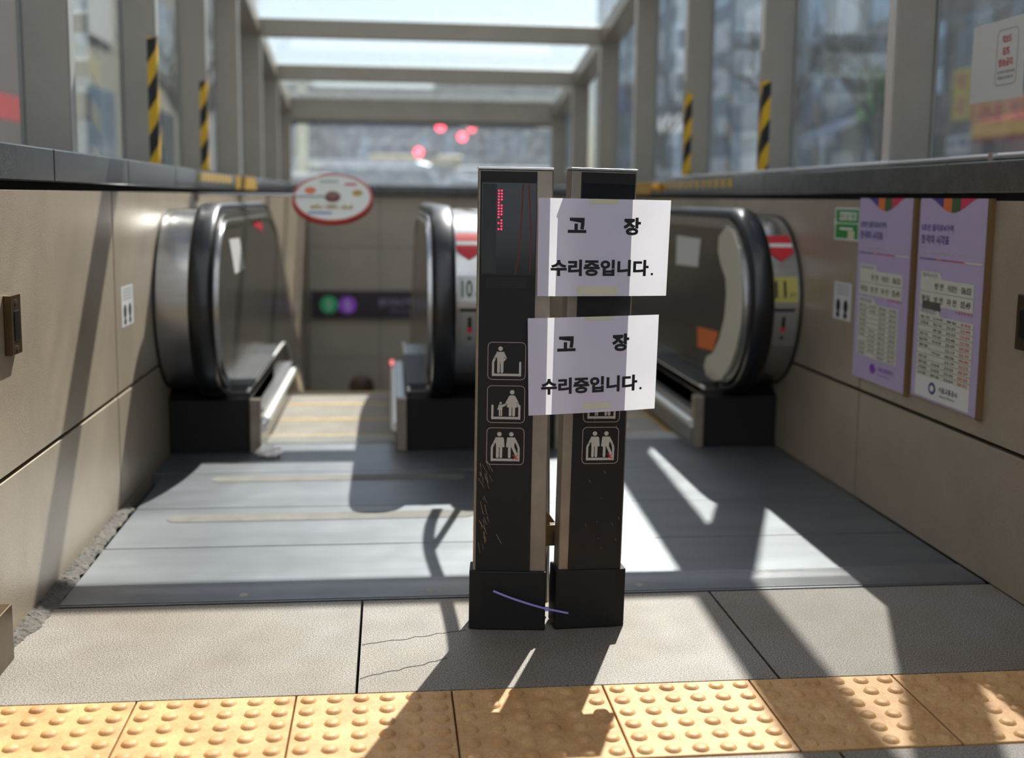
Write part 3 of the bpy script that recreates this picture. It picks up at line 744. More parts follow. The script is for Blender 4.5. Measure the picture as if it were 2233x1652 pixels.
notice(((.315, .961), (.602, .9585), (.597, .7535), (.3155, .752)), 2.408, 'upper white out-of-order notice with black lettering taped across both kiosks', 1, [(.38, 0, .60, .05), (.30, .90, .62, .985)], 1)
notice(((.2955, .7045), (.582, .7125), (.5785, .5055), (.300, .4925)), 2.408, 'lower white out-of-order notice with black lettering taped across both kiosks', 1, [(.43, .0, .65, .035), (.42, .90, .64, .96)], 1)
zt = MB(); zt.sweep(smooth_path([(.2285, 2.4255, .0945), (.26, 2.418, .083), (.284, 2.414, .0750), (.318, 2.411, .064), (.346, 2.410, .0560), (.372, 2.412, .049), (.396, 2.415, .0425)], 5), [(-.0006, -.0021), (.0006, -.0021), (.0006, .0021), (-.0006, .0021)])
zt.box(.342, .350, 2.4065, 2.412, .0515, .0600)
tag(zt.build('cable_tie', ZIP, None, (.3, 2.412, .07)), 'pale violet nylon cable tie across the plinths of the two kiosks', 'cable tie')

# ------------------------------------------------------------------ things on the side walls
def wall_box(x, sg, y0, y1, z0, z1, label):
    r = thing('wall_socket_box', (x, (y0 + y1) / 2, (z0 + z1) / 2), label, 'socket box')
    a, c = sorted((x, x + sg * .015)); MB().box(a, c, y0, y1, z0, z1).build('box_body', BRONZE, r, bevel=.002)
    a, c = sorted((x + sg * .015, x + sg * .0168)); MB().box(a, c, y0 + .022, y1 - .016, z0 + .03, z1 - .035).build('cover_flap', mat('dark_cover', lin(50, 50, 52), .25, .6), r, bevel=.001)
    m = MB()
    for z in (z0 + .015, z1 - .015): m.box(*sorted((x + sg * .015, x + sg * .0175)), (y0 + y1) / 2 - .004, (y0 + y1) / 2 + .004, z - .004, z + .004)
    m.build('screws', STEEL, r)
wall_box(WLX, 1, 2.507, 2.577, .612, .742, 'small bronze metal socket box mounted on the left wall')
wall_box(WRX, -1, 2.48, 2.578, .612, .745, 'small bronze metal socket box mounted on the right wall at the picture edge')
def foot_sticker(fn, u0, u1, v0, v1, label, org):
    f = Flat(fn); f.rect(u0, v0, u1, v1, mat('foot_sticker_white', lin(206, 206, 204), .5)); W = u1 - u0
    for c in (.28, .70):
        x = u0 + c * W; f.disc(x, v0 + .047, W * .12, INK, .001, .022); f.disc(x, v0 + .016, W * .10, INK, .0011, .010)
    for i in range(4): f.rect(u0 + W * .15, v1 - .012 - i * .010, u1 - W * .15, v1 - .009 - i * .010, mat('sticker_text_grey', lin(150, 150, 150), .6), .001)
    tag(f.build('footprint_sticker', None, org), label, 'sticker')
foot_sticker(on_left, 3.578, 3.738, .550, .676, 'small white sticker with dark footprints on the left wall', (WLX, 3.65, .61))
foot_sticker(on_right, -3.745, -3.595, .565, .692, 'small white sticker with dark footprints on the right wall below the green sign', (WRX, 3.65, .62))
f = Flat(on_right); f.rect(-3.765, .832, -3.565, .940, WHITE, .0004)
f.rect(-3.755, .890, -3.57, .934, GREEN, .0009); f.rect(-3.725, .898, -3.585, .926, WHITE, .0012); f.rect(-3.755, .838, -3.57, .886, GREEN, .0010); f.text('비상용', -3.72, .900, -3.59, .924, GREEN, .0016, bold=.01)
f.rect(-3.72, .866, -3.61, .874, WHITE, .0013); f.rect(-3.65, .838, -3.595, .864, mat('cream_label', lin(206, 204, 170), .5), .0014); f.disc(-3.757, .89, .011, WHITE, .0018)
tag(f.build('safety_sign', None, (WRX, 3.66, .89)), 'green and white safety sign on the right wall beside the lilac timetables', 'sign')

def timetable(y_far, y_near, z0, z1, label, variant):
    r = thing('timetable_poster', (WRX, (y_far + y_near) / 2, (z0 + z1) / 2), label, 'poster')
    uf = -y_far; W = y_far - y_near; Hh = z1 - z0
    fn = lambda u, v, w: (WRX - .006 - w, -(uf + u * W), z0 + v * Hh)
    MB().box(WRX - .006, WRX, y_near, y_far, z0, z1).build('poster_board', LILAC, r)
    e = MB(); e.box(WRX - .012, WRX, y_near - .016, y_near, z0 - .004, z1); e.build('holder_edge', mat('brown_edge', lin(112, 84, 48), .5), r)
    f = Flat(fn)                                               # coloured wave at the top
    def wave(u): return 1 - .068 * max(0, math.cos((u - .5) / .34 * math.pi / 2)) ** 1.5
    for (ua, ub, mm) in ((.16, .36, NAVY), (.36, .48, ORANGE), (.48, .61, DGREEN), (.61, .84, CRIM)):
        n = 8; us = [ua + (ub - ua) * i / n for i in range(n + 1)]
        f.poly([(u, wave(u)) for u in us] + [(ub, 1.0), (ua, 1.0)], mm, .0008)
    f.build('wave_emblem', r)
    f = Flat(fn)
    f.text('5호선 을지로4가역', .04, .840, .52, .874, NAVY, .0010, bold=.015); f.text('첫·막차 시각표', .04, .775, .47, .822, NAVY, .0010, bold=.015)
    f.text('Line 5 Euljiro 4(sa)-ga First & Last Train Timetable', .03, .724, .90, .742, PPAPER, .0010)
    f.rect(.03, .699, .30, .704, NAVY, .001); f.rect(.30, .699, .38, .704, ORANGE, .001); f.rect(.38, .699, .44, .704, DGREEN, .001); f.rect(.44, .699, .70, .704, RED, .001); f.rect(.72, .696, .95, .706, PPAPER, .001)
    f.build('heading', r)
    tg = mat('table_ink', lin(84, 86, 70), .7)
    def table(v0, v1, u1, rows, cols, tabtxt, times, red_last, ink):
        f = Flat(fn); f.rect(.07, v0, u1, v1, PPAPER, .0008)
        f.poly([(.07, v1), (.40, v1), (.36, v1 + .032), (.07, v1 + .032)], PPAPER, .0008); f.text(tabtxt, .10, v1 + .005, .33, v1 + .025, NAVY, .0014)
        cw = (u1 - .07) / cols; rh = (v1 - v0) / rows
        for i in range(rows):
            if i: f.rect(.07, v1 - i * rh - .0008, u1, v1 - i * rh + .0008, tg, .0011)
            for j in range(cols):
                t = times(i, j)
                if t: f.text(t, .07 + j * cw + cw * .15, v1 - (i + .76) * rh, .07 + (j + .82) * cw, v1 - (i + .28) * rh, RED if (red_last and j == cols - 1) else ink, .0014, bold=.01)
        f.build('table', r); return f
    t1 = [['', '방 면', '하남검단산', '06:03'], ['평일', '방 면', '마 천', '05:49']]
    table(.472, .606, .86, 2, 4, '첫차시간', lambda i, j: t1[i][j], False, INK if variant else tg)
    rng = random.Random(4 + variant); names = ['평일', '토요일', '휴일', '하남', '마천', '상일동', '방화', '강동', '화곡', '여의도']
    def tm(i, j):
        if i == 0: return ['행 선', '도착역', '평일', '토·휴일'][j]
        if j < 2: return rng.choice(names) if (rng.random() < .8) else ''
        return '%02d:%02d' % (rng.choice((22, 23, 0)), rng.randint(0, 59))
    table(.115 if variant else .13, .425, .82 if not variant else .88, 11, 4, '막차시간', tm, bool(variant), INK if variant else tg)
    f = Flat(fn); f.text('※ 종착역 확인', .62, .455, .86, .470, CRIM, .0012); f.build('remark', r)
    f = Flat(fn)
    if variant:
        f.rect(.07, .01, .88, .115, WHITE, .0007); f.disc(.34, .065, .055, NAVY, .0012, .030); f.disc(.34, .065, .030, WHITE, .0015, .016); f.text('서울교통공사', .44, .058, .72, .086, INK, .0012, bold=.01); f.text('Seoul Metro', .46, .036, .68, .048, INK, .0012)
    else:
        f.disc(.40, .075, .055, PURP, .0012, .026); f.text('서울교통공사', .50, .072, .78, .096, PURP, .0012, bold=.01); f.text('Seoul Metro', .50, .048, .72, .060, PURP, .0012)
    f.build('operator_logo', r)
    if variant:
        f = Flat(fn); f.rect(.12, .452, .40, .492, mat('grubby_label', lin(92, 84, 80), .7, var=.4, scale=60), .0018); f.build('worn_tape', r)
timetable(3.548, 3.160, .398, .9715, 'lilac train timetable poster farther along the right wall, beside the green sign', 0)
timetable(3.125, 2.745, .408, .9715, 'lilac train timetable poster nearer on the right wall, with red times', 1)

# white notice board fixed to the right-hand glass (its cartoon is left out)
nb = thing('glass_notice', (1.757, 3.21, 1.37), 'white notice with red Korean lettering fixed to the right-hand canopy glass', 'notice')
MB().box(1.7575, 1.7595, 3.070, 3.358, 1.257, 1.483).build('board', WHITE, nb, bevel=.0005)
f = Flat(lambda u, v, w: (1.7575 - w, -u * 1.0165, (v - .96) * 1.0165 + .96))
f.ring(-3.163, 1.292, -3.052, 1.447, .016, .0016, mat('grey_line', lin(120, 120, 118), .5))
f.text('킥보드', -3.135, 1.408, -3.085, 1.430, RED, bold=.02); f.text('E/S', -3.128, 1.376, -3.094, 1.396, RED, bold=.02); f.text('탑승금지', -3.148, 1.344, -3.075, 1.366, RED, bold=.02)
f.text('안전사고 발생 위험', -3.152, 1.324, -3.062, 1.333, INK); f.text('이용을 금지합니다', -3.150, 1.308, -3.066, 1.317, INK); f.build('lettering', nb)

# fine scratches on the left wall
f = Flat(on_left); random.seed(13); scl = mat('wall_scratch', lin(206, 198, 184), .5)
for (ys_, zs_, n_s, sp) in ((2.62, .20, 7, .10), (2.60, .46, 6, .06), (2.85, .88, 5, .08), (3.25, .76, 4, .10)):
    for i in range(n_s):
        y, z = ys_ + random.uniform(-sp, sp), zs_ + random.uniform(-sp, sp) * .8; an = random.uniform(.6, 1.5); cv = random.uniform(-.25, .25)
        for k in range(5):
            y2, z2 = y + .014 * math.cos(an), z - .014 * math.sin(an); f.line((y, z), (y2, z2), .0007, scl, .0004); y, z = y2, z2; an += cv
f.build('scratches', wl)

# steel stop at the lower left corner
m = MB(); m.box(-.815, -.775, 2.235, 2.36, 0, .118)
o = tag(m.build('steel_stop', BRONZE, None, (-.795, 2.3, 0), bevel=.003), 'short bronze steel stop standing at the foot of the left wall', 'stop')

# direction sign on the rear wall
ds = thing('station_sign', (-.25, 11.56, -.11), 'dark direction sign band with green and purple line circles on the rear wall', 'sign')
MB().box(-.78, .36, 11.54, 11.599, -.27, .01).build('sign_board', mat('sign_dark', lin(54, 48, 58), .4), ds)
f = Flat(lambda u, v, w: (u, 11.54 - w, v + .06))
f.disc(-.60, -.185, .085, mat('line_green', lin(40, 132, 88), .5, emit=lin(40, 132, 88), estr=.35), .002, n=28); f.text('2', -.625, -.235, -.575, -.14, WHITE, .004, bold=.02)
f.disc(-.415, -.190, .085, mat('line_purple', lin(120, 60, 170), .5, emit=lin(120, 60, 170), estr=.35), .002, n=28); f.text('5', -.44, -.24, -.39, -.145, WHITE, .004, bold=.02)
sgt = mat('sign_text', lin(170, 156, 190), .5)
f.text('을지로4가역', -.10, -.20, .25, -.12, sgt, .003, bold=.015); f.text('Euljiro 4(sa)-ga', .02, -.275, .25, -.235, sgt, .003)
f.build('lettering', ds)

# round tilted disc sign on a rod from the left wall
dz = thing('disc_sign', (-.24, 5.0, .955), 'tilted round white disc sign with red rim held on a rod from the left wall', 'sign')
n_ = Vector((0, -.60, .80)); ux = Vector((1, 0, 0)); uy = n_.cross(ux)
T = Matrix(((ux.x, uy.x, n_.x, -.24), (ux.y, uy.y, n_.y, 5.0), (ux.z, uy.z, n_.z, .950), (0, 0, 0, 1)))
Rd = .172
MB().lathe([(0, .006), (Rd - .012, .006), (Rd - .012, .0), (0, 0)], (0, 0, 0), 48).build('disc', mat('disc_white', lin(226, 222, 210), .5), dz, smooth=40, M=T)
MB().lathe([(Rd - .012, .008), (Rd, .006), (Rd + .002, -.012), (Rd - .012, -.012), (Rd - .012, .008)], (0, 0, 0), 48).build('rim', mat('rim_red', lin(190, 60, 44), .45), dz, smooth=40, M=T)
MB().lathe([(0, .018), (.030, .016), (.034, .006), (0, .006)], (0, 0, 0), 24).build('hub', mat('hub_red', lin(120, 70, 58), .45), dz, smooth=40, M=T)
f = Flat(lambda u, v, w: T @ Vector((u, v, .0065 + w)))
f.text('손조심', -.095, -.085, .085, -.055, YELD, bold=.02); f.disc(-.098, .045, .024, ORANGE); f.disc(.105, .03, .022, YELD)
f.rect(-.10, -.118, .0, -.104, mat('print_blue', lin(110, 140, 180), .5)); f.rect(.05, .085, .10, .10, CRIM); f.rect(-.06, .105, .02, .12, mat('print_green', lin(150, 180, 150), .5)); f.build('printing', dz)
MB().cyl((-.812, 5.0, .962), (-.24, 5.0, .962), .006, 10).build('support_rod', STEEL, dz, smooth=50)
MB().box(-.8145, -.806, 4.97, 5.03, .93, .964).build('wall_bracket', STEEL_D, dz)
# crumpled tissue
random.seed(21)
bm = bmesh.new(); bmesh.ops.create_icosphere(bm, subdivisions=3, radius=.03)
m = MB(); vs = []
for v in bm.verts:
    k = 1 + random.uniform(-.28, .28); vs.append((-.445 + v.co.x * k * 1.5, 4.20 + v.co.y * k, max(.001, .018 + v.co.z * k * .7)))
m.add(vs, [tuple(v.index for v in f_.verts) for f_ in bm.faces]); bm.free()
tag(m.build('crumpled_tissue', mat('tissue', lin(250, 244, 240), .8), None, (-.445, 4.2, 0)), 'crumpled white tissue lying at the foot of the left escalator newel', 'tissue')

# ------------------------------------------------------------------ person going down the left escalator (only the hair shows)
px, pyy, pz = -.235, 9.66, -.085 - .21 * 10 - .0
bm_o = thing('person', (px, pyy, pz), 'person in dark clothes riding down the left escalator, only the dark hair showing', 'person')
def skin_body(name, pts, edges, radii, m, parent, org):
    me = bpy.data.meshes.new(name); me.from_pydata([tuple(Vector(p)) for p in pts], edges, []); me.materials.append(m)
    o = bpy.data.objects.new(name, me); COL.objects.link(o)
    sk = o.modifiers.new('skin', 'SKIN'); sk.use_smooth_shade = True
    lay = me.skin_vertices[0].data if me.skin_vertices else None
    if lay is None:
        bpy.context.view_layer.objects.active = o; lay = me.skin_vertices[0].data
    for i, r_ in enumerate(radii): lay[i].radius = r_ if isinstance(r_, tuple) else (r_, r_)
    lay[0].use_root = True
    ss = o.modifiers.new('sub', 'SUBSURF'); ss.levels = 1; ss.render_levels = 1
    o.parent = parent; return o
P_ = [(0, 0, .88), (0, 0, 1.05), (0, .0, 1.24), (0, 0, 1.36), (0, .01, 1.42), (0, 0, 1.51),
      (.09, 0, .84), (.10, -.02, .46), (.10, .02, .07), (.10, -.13, .035),
      (-.09, 0, .84), (-.10, -.02, .46), (-.10, .02, .07), (-.10, -.13, .035),
      (.17, 0, 1.31), (.20, .01, 1.05), (.21, -.08, .83), (.21, -.12, .76), (-.17, 0, 1.31), (-.20, .01, 1.05), (-.21, -.08, .83), (-.21, -.12, .76)]
P_ = [(x, -y, z) for x, y, z in P_]
E_ = [(0, 1), (1, 2), (2, 3), (3, 4), (4, 5), (0, 6), (6, 7), (7, 8), (8, 9), (0, 10), (10, 11), (11, 12), (12, 13), (3, 14), (14, 15), (15, 16), (16, 17), (3, 18), (18, 19), (19, 20), (20, 21)]
R_ = [(.14, .10), (.13, .09), (.15, .10), (.11, .07), (.05, .05), (.075, .09), (.09, .09), (.06, .06), (.042, .042), (.035, .03), (.09, .09), (.06, .06), (.042, .042), (.035, .03),
      .055, .043, .034, .03, .055, .043, .034, .03]
SKIN = mat('skin', lin(206, 160, 132), .55)
CLOTH = mat('dark_cloth', lin(44, 44, 52), .8)
body = skin_body('body', P_, E_, R_, SKIN, bm_o, None)
m = MB(); m.lathe([(.155, .90), (.16, 1.05), (.175, 1.2), (.17, 1.30), (.10, 1.385), (.06, 1.40)], (0, 0, 0), 24)
m.v = [(x * 1.08, y * .72, z) for x, y, z in m.v]; m.build('coat', CLOTH, bm_o, org=(0, 0, 0), smooth=50)
m = MB()
for s_ in (1, -1):
    m.tube([(.175 * s_, 0, 1.31), (.205 * s_, -.01, 1.05), (.215 * s_, .07, .85)], .058, 12)
m.build('sleeves', CLOTH, bm_o, org=(0, 0, 0), smooth=50)
m = MB()
for s_ in (1, -1): m.tube([(.085 * s_, 0, .93), (.095 * s_, .01, .5), (.10 * s_, 0, .08)], .088, 12)
m.build('trousers', CLOTH, bm_o, org=(0, 0, 0), smooth=50)
random.seed(2)
m = MB(); vs = []; nn = 14; mm_ = 22
for i in range(nn + 1):
    th = math.pi * .62 * i / nn
    for j in range(mm_):
        ph = 2 * math.pi * j / mm_; k = 1 + .05 * math.sin(ph * 9 + i) + .02 * math.sin(ph * 17)
        vs.append((.106 * k * math.sin(th) * math.cos(ph), .108 * k * math.sin(th) * math.sin(ph) - .012, 1.535 + .105 * k * math.cos(th)))
m.add(vs, [(i * mm_ + j, i * mm_ + (j + 1) % mm_, (i + 1) * mm_ + (j + 1) % mm_, (i + 1) * mm_ + j) for i in range(nn) for j in range(mm_)])
m.build('hair', mat('dark_hair', lin(66, 44, 32), .5, var=.4, scale=60), bm_o, org=(0, 0, 0), smooth=60)
m = MB()
for s_ in (1, -1):
    m.lathe([(0, .02), (.012, .016), (.016, 0), (.010, -.02), (0, -.026)], (.088 * s_, .0, 1.51), 10)
m.build('ears', SKIN, bm_o, org=(0, 0, 0), smooth=60)
# ------------------------------------------------------------------ the street outside
PALE = mat('pale_facade', lin(206, 208, 206), .6, var=.1, scale=.4)
WHITEP = mat('white_window_panel', lin(236, 240, 242), .5)
GLASSW = mat('window_glass_blue', lin(128, 150, 168), .15, .3)
GLASSD = mat('window_glass_dark', lin(74, 84, 92), .15, .2)
def city_block(label, x0, x1, y0, y1, h, wall, face, cols, rows, win, sill=1.0, frac=.66, trim=None):
    r = thing('city_building', ((x0 + x1) / 2, (y0 + y1) / 2, -.01), label, 'building')
    MB().box(x0, x1, y0, y1, -.02, h).build('wall', wall, r)
    MB().box(x0 - .15, x1 + .15, y0 - .15, y1 + .15, h, h + .35).build('roof_parapet', trim or wall, r)
    L = (y1 - y0) if face in ('W', 'E') else (x1 - x0); cw = L / cols; rh = (h - sill) / rows
    for i in range(cols):
        for j in range(rows):
            a = i * cw + cw * (1 - frac) / 2; b_ = a + cw * frac; c = sill + j * rh + rh * .18; d = sill + j * rh + rh * .82
            m = MB()
            if face == 'W': m.box(x0 - .06, x0 + .02, y0 + a, y0 + b_, c, d)
            elif face == 'E': m.box(x1 - .02, x1 + .06, y0 + a, y0 + b_, c, d)
            else: m.box(x0 + a, x0 + b_, y0 - .06, y0 + .02, c, d)
            wm = win[(i * 7 + j * 3 + i * j) % len(win)] if isinstance(win, list) else win
            m.build('window', wm, r)
    return r
W1 = [WHITEP, GLASSW, WHITEP, GLASSD, GLASSW]
city_block('brown grey shop building nearest behind the right-hand glass', 14, 24, 16, 30, 34, mat('facade_brown', lin(120, 112, 104), .7), 'W', 6, 12, [GLASSD, GLASSW, GLASSD], .4)  # unseen upper storeys of this and the next block raised to cut sky light
city_block('light grey office building with white window panels behind the right-hand glass', 14, 25, 30.4, 41, 32, mat('facade_grey', lin(128, 138, 142), .6), 'W', 4, 12, W1, .3, .6)
city_block('blue grey building with tall white panels behind the right-hand glass', 14, 26, 41.4, 50, 18, mat('facade_bluegrey', lin(112, 136, 156), .5), 'W', 2, 9, [WHITEP, WHITEP, GLASSW], 1.2, .5)
city_block('slate blue building with white panels, farther along the right-hand street', 14, 26, 50.4, 61, 19, mat('facade_slate', lin(110, 132, 150), .5), 'W', 3, 8, [WHITEP, GLASSW, WHITEP], .9, .5)
city_block('blue glass building at the far end of the right-hand street', 14, 28, 61.5, 78, 22, mat('facade_blue', lin(116, 146, 168), .4), 'W', 6, 8, [GLASSW, GLASSD, GLASSW], 1)
city_block('low slate grey building straight ahead beyond the rear window, at its left', -26, -5.5, 84, 96, 8.6, mat('facade_slate_grey', lin(110, 120, 132), .7), 'S', 12, 3, [GLASSW, GLASSD], .6)
city_block('low brown grey building straight ahead beyond the rear window, in its middle', -5.2, 3.2, 82, 94, 8.2, mat('facade_taupe', lin(112, 108, 110), .7), 'S', 6, 3, [GLASSD, GLASSW, GLASSD], .6, .5)
city_block('low greenish grey building straight ahead beyond the rear window, at its right', 3.5, 13.5, 84, 96, 8.8, mat('facade_greengrey', lin(116, 126, 124), .7), 'S', 6, 3, [GLASSW, GLASSW, GLASSD], .6, .6)
FAR = mat('far_tower_pale', lin(226, 232, 236), .5); FARW = mat('far_tower_glass', lin(200, 214, 224), .25)
city_block('dark taupe stone building close outside the left-hand glass', -15, -5.2, 5, 18.6, 30, mat('facade_dark_taupe', lin(96, 86, 82), .8), 'E', 5, 7, [GLASSD], 3.2, .5)  # height out of view raised here and on the next block to dim ambient light
city_block('greenish beige building farther along outside the left-hand glass', -16, -5.8, 19.2, 36, 20, mat('facade_beige', lin(150, 148, 132), .8), 'E', 5, 7, [GLASSD, GLASSW, PALE], .8, .6)
city_block('pale grey building farthest along outside the left-hand glass', -18, -6.5, 36.6, 60, 11, mat('facade_pale', lin(170, 176, 178), .8), 'E', 6, 3, [GLASSW, PALE], .8, .6)

city_block('unseen grey office block on the near right, added to cut sky light', 15, 26, -12, 15.2, 36, MATS['facade_grey'], 'W', 6, 10, [GLASSW, GLASSD], .6)  # out of view, added to hold back ambient sky light from the side
city_block('unseen tall cool grey block on the near left, added to cut sky light', -18, -8, -14, 4.2, 34, mat('facade_cool', lin(160, 172, 186), .7), 'E', 5, 6, [GLASSD], .6)  # unseen, added to block sky light; cool facade tints the bounce
MB_ = city_block('unseen tall cool grey block behind the camera, added to cut sky light', -20, 24, -28, -15.5, 42, mat('facade_cool', lin(160, 172, 186), .7), 'S', 2, 2, [GLASSD], .6)  # unseen blocker added behind the camera to lower and cool the ambient light

# red awning over the shop on the left
aw = thing('shop_awning', (-4.6, 12, 1.7), 'red fabric awning on the dark stone building outside the left-hand glass', 'awning')
MB().prism([(-5.2, 2.30), (-4.0, 1.98), (-4.0, 1.96), (-5.2, 2.27)], 'Y', 9.5, 14.2).build('canopy_cloth', mat('awning_red', lin(224, 84, 76), .6), aw)
MB().box(-4.02, -3.99, 9.5, 14.2, 1.72, 1.985).build('valance', mat('awning_red_dark', lin(196, 66, 62), .6), aw)
m = MB(); 
for yy in (9.6, 12, 14.1): m.tube([(-5.2, yy, 1.75), (-4.02, yy, 1.97)], .02, 8)
m.build('support_arms', STEEL_D, aw)

def shop_sign(label, x, y0, y1, z0, z1, base, txt, tm, vertical=False, panel2=None):
    r = thing('shop_sign', (x, (y0 + y1) / 2, z0), label, 'sign')
    MB().box(x - .12, x + .2, y0, y1, z0, z1).build('sign_box', base, r, bevel=.02)
    MB().box(x + .18, 13.98, y0 + .1, y1 - .1, (z0 + z1) / 2 - .1, (z0 + z1) / 2 + .1).build('wall_bracket', STEEL_D, r)
    f = Flat(lambda u, v, w: (x - .125 - w, -u, v))
    if panel2: f.rect(-y1, z0, -y0, z0 + (z1 - z0) * .35, panel2, .002)
    n = len(txt)
    for i, ch in enumerate(txt):
        if vertical: zz = z1 - (z1 - z0) * (i + .85) / n; f.text(ch, -y1 + (y1 - y0) * .2, zz, -y0 - (y1 - y0) * .2, zz + (z1 - z0) / n * .7, tm, .006, bold=.02)
        else: uu = -y1 + (y1 - y0) * (i + .15) / n; f.text(ch, uu, z0 + (z1 - z0) * .35, uu + (y1 - y0) / n * .7, z0 + (z1 - z0) * .85, tm, .006, bold=.02)
    f.build('lettering', r)
SY = mat('sign_yellow', lin(216, 190, 40), .5); SO = mat('sign_orange', lin(236, 150, 60), .5); SB = mat('sign_blue', lin(60, 100, 190), .5); SG = mat('sign_green', lin(90, 160, 60), .5)
shop_sign('yellow vertical shop sign with red lettering on the building behind the right-hand glass', 13.6, 25.75, 26.6, 2.9, 4.1, SY, '약국', RED, True)
shop_sign('long orange and yellow shop sign at the right edge of the right-hand glass', 13.6, 22.6, 25.6, 2.45, 3.3, SO, '식당', RED, False, SY)
shop_sign('small white shop sign below the yellow one, behind the right-hand glass', 13.6, 25.65, 26.75, 2.1, 2.55, WHITE, '상회', NAVY)
shop_sign('blue shop sign far along the street between the slim right-hand posts', 13.6, 66, 71, 6.1, 7.5, SB, '은행', WHITE)
shop_sign('narrow green upright shop sign on the grey office building', 13.6, 31.3, 32.3, 3.3, 4.7, SG, '주', WHITE, True)
shop_sign('small pink upright shop sign at the left end of the grey office building', 13.6, 38.2, 39.0, 3.6, 5.0, mat('sign_pink', lin(190, 110, 160), .5), '옷', WHITE, True)
ga = thing('shop_awning', (13.3, 33.8, 2.6), 'pale grey awning on the grey office building behind the right-hand glass', 'awning')
MB().prism([(13.99, 3.5), (12.9, 2.95), (12.9, 2.6), (12.93, 2.6), (12.93, 2.93), (13.99, 3.47)], 'Y', 32.4, 35.2).build('canopy_cloth', mat('awning_grey', lin(176, 184, 196), .6), ga)

# cars
def make_car(x, y, rot, paint, label, van=False):
    r = bpy.data.objects.new('car', None); COL.objects.link(r); r.location = (x, y, -.01); r.rotation_euler = (0, 0, rot); ORG[r.name] = Vector((0, 0, 0))
    tag(r, label, 'car', 'cars on the street')
    Hh = 1.95 if van else 1.46
    if van: prof_ = [(-2.3, .35), (2.3, .35), (2.35, .9), (2.05, 1.15), (1.55, Hh - .08), (1.2, Hh), (-2.2, Hh), (-2.33, Hh - .1)]; win = [(1.45, 1.72), (1.86, 1.22), (-2.0, 1.22), (-2.0, 1.75)]
    else: prof_ = [(-2.25, .32), (2.25, .32), (2.28, .7), (2.1, .86), (1.15, .98), (.55, Hh - .04), (.2, Hh), (-1.1, Hh), (-1.5, Hh - .06), (-2.0, 1.05), (-2.26, .98)]; win = [(.42, 1.36), (.92, 1.02), (-1.75, 1.04), (-1.35, 1.36)]
    m = MB(); m.prism(prof_, 'Y', -.86, .86); m.build('body', paint, r, org=(0, 0, 0), bevel=.06)
    m = MB(); m.prism(win, 'Y', -.868, .868); m.build('side_windows', GLASSD, r, org=(0, 0, 0))
    m = MB()
    if van: m.prism([(2.10, 1.18), (2.13, 1.16), (1.60, Hh - .10), (1.57, Hh - .12)], 'Y', -.75, .75)
    else: m.prism([(1.12, 1.0), (1.16, 1.0), (.60, Hh - .05), (.56, Hh - .07)], 'Y', -.72, .72); m.prism([(-1.55, Hh - .09), (-1.53, Hh - .06), (-2.02, 1.07), (-2.0, 1.05)], 'Y', -.7, .7)
    m.build('windscreen', GLASSD, r, org=(0, 0, 0))
    for sx in (-1.4, 1.4):
        for sy in (-.86, .86):
            w_ = MB().cyl((sx, sy - .1 * (1 if sy > 0 else -1), .33), (sx, sy + .02 * (1 if sy > 0 else -1), .33), .33, 18).build('wheel', BLK, r, org=(0, 0, 0), smooth=40)
    m = MB()
    for sy in (-.6, .6): m.box(2.24, 2.31, sy - .16, sy + .16, .62, .78)
    m.build('headlights', WHITE, r, org=(0, 0, 0))
    m = MB()
    for sy in (-.62, .62): m.box(-2.30, -2.22, sy - .16, sy + .16, .80, .95)
    m.build('tail_lights', RED, r, org=(0, 0, 0))
    return r
cw = mat('car_white', lin(232, 234, 236), .2, coat=.6); cs = mat('car_silver', lin(176, 182, 188), .2, .6, coat=.6); cb_ = mat('car_black', lin(40, 42, 48), .15, coat=.8); cr = mat('car_red', lin(190, 52, 52), .2, coat=.6)
H90 = math.radians(90)
make_car(-1.6, 27, 0, cw, 'white car crossing beyond the rear window, behind the disc sign')
make_car(2.9, 29, 0, cs, 'silver car crossing beyond the rear window, just left of the kiosks')
make_car(-.4, 33, 0, cs, 'silver van crossing beyond the middle of the rear window', True)
make_car(.3, 46, H90, cr, 'red car far along the road beyond the rear window')
make_car(4.5, 38, 0, cw, 'white van crossing far beyond the rear window at its right', True)
make_car(9.0, 40, H90, cw, 'white van on the right-hand street between the slimmest posts', True)
make_car(9.2, 28.5, H90, cw, 'white car on the right-hand street beyond the two taped posts')
make_car(9.4, 21.5, H90, cb_, 'black car on the right-hand street, nearest the wide glass bay')
make_car(9.0, 34.5, H90, cs, 'silver car on the right-hand street between the vans')
bs = thing('yellow_bus', (1.3, 52, 0), 'yellow bus far along the road beyond the rear window', 'bus')
MB().box(-.9, 3.2, 50, 53, .4, 2.75).build('body', mat('bus_yellow', lin(190, 170, 90), .4), bs, bevel=.12)
MB().box(-.6, 2.9, 49.97, 50.05, 1.5, 2.3).build('windows', GLASSD, bs)
for xx in (-.2, 2.5): MB().cyl((xx, 49.95, .45), (xx, 50.3, .45), .45, 18).build('wheel', BLK, bs)

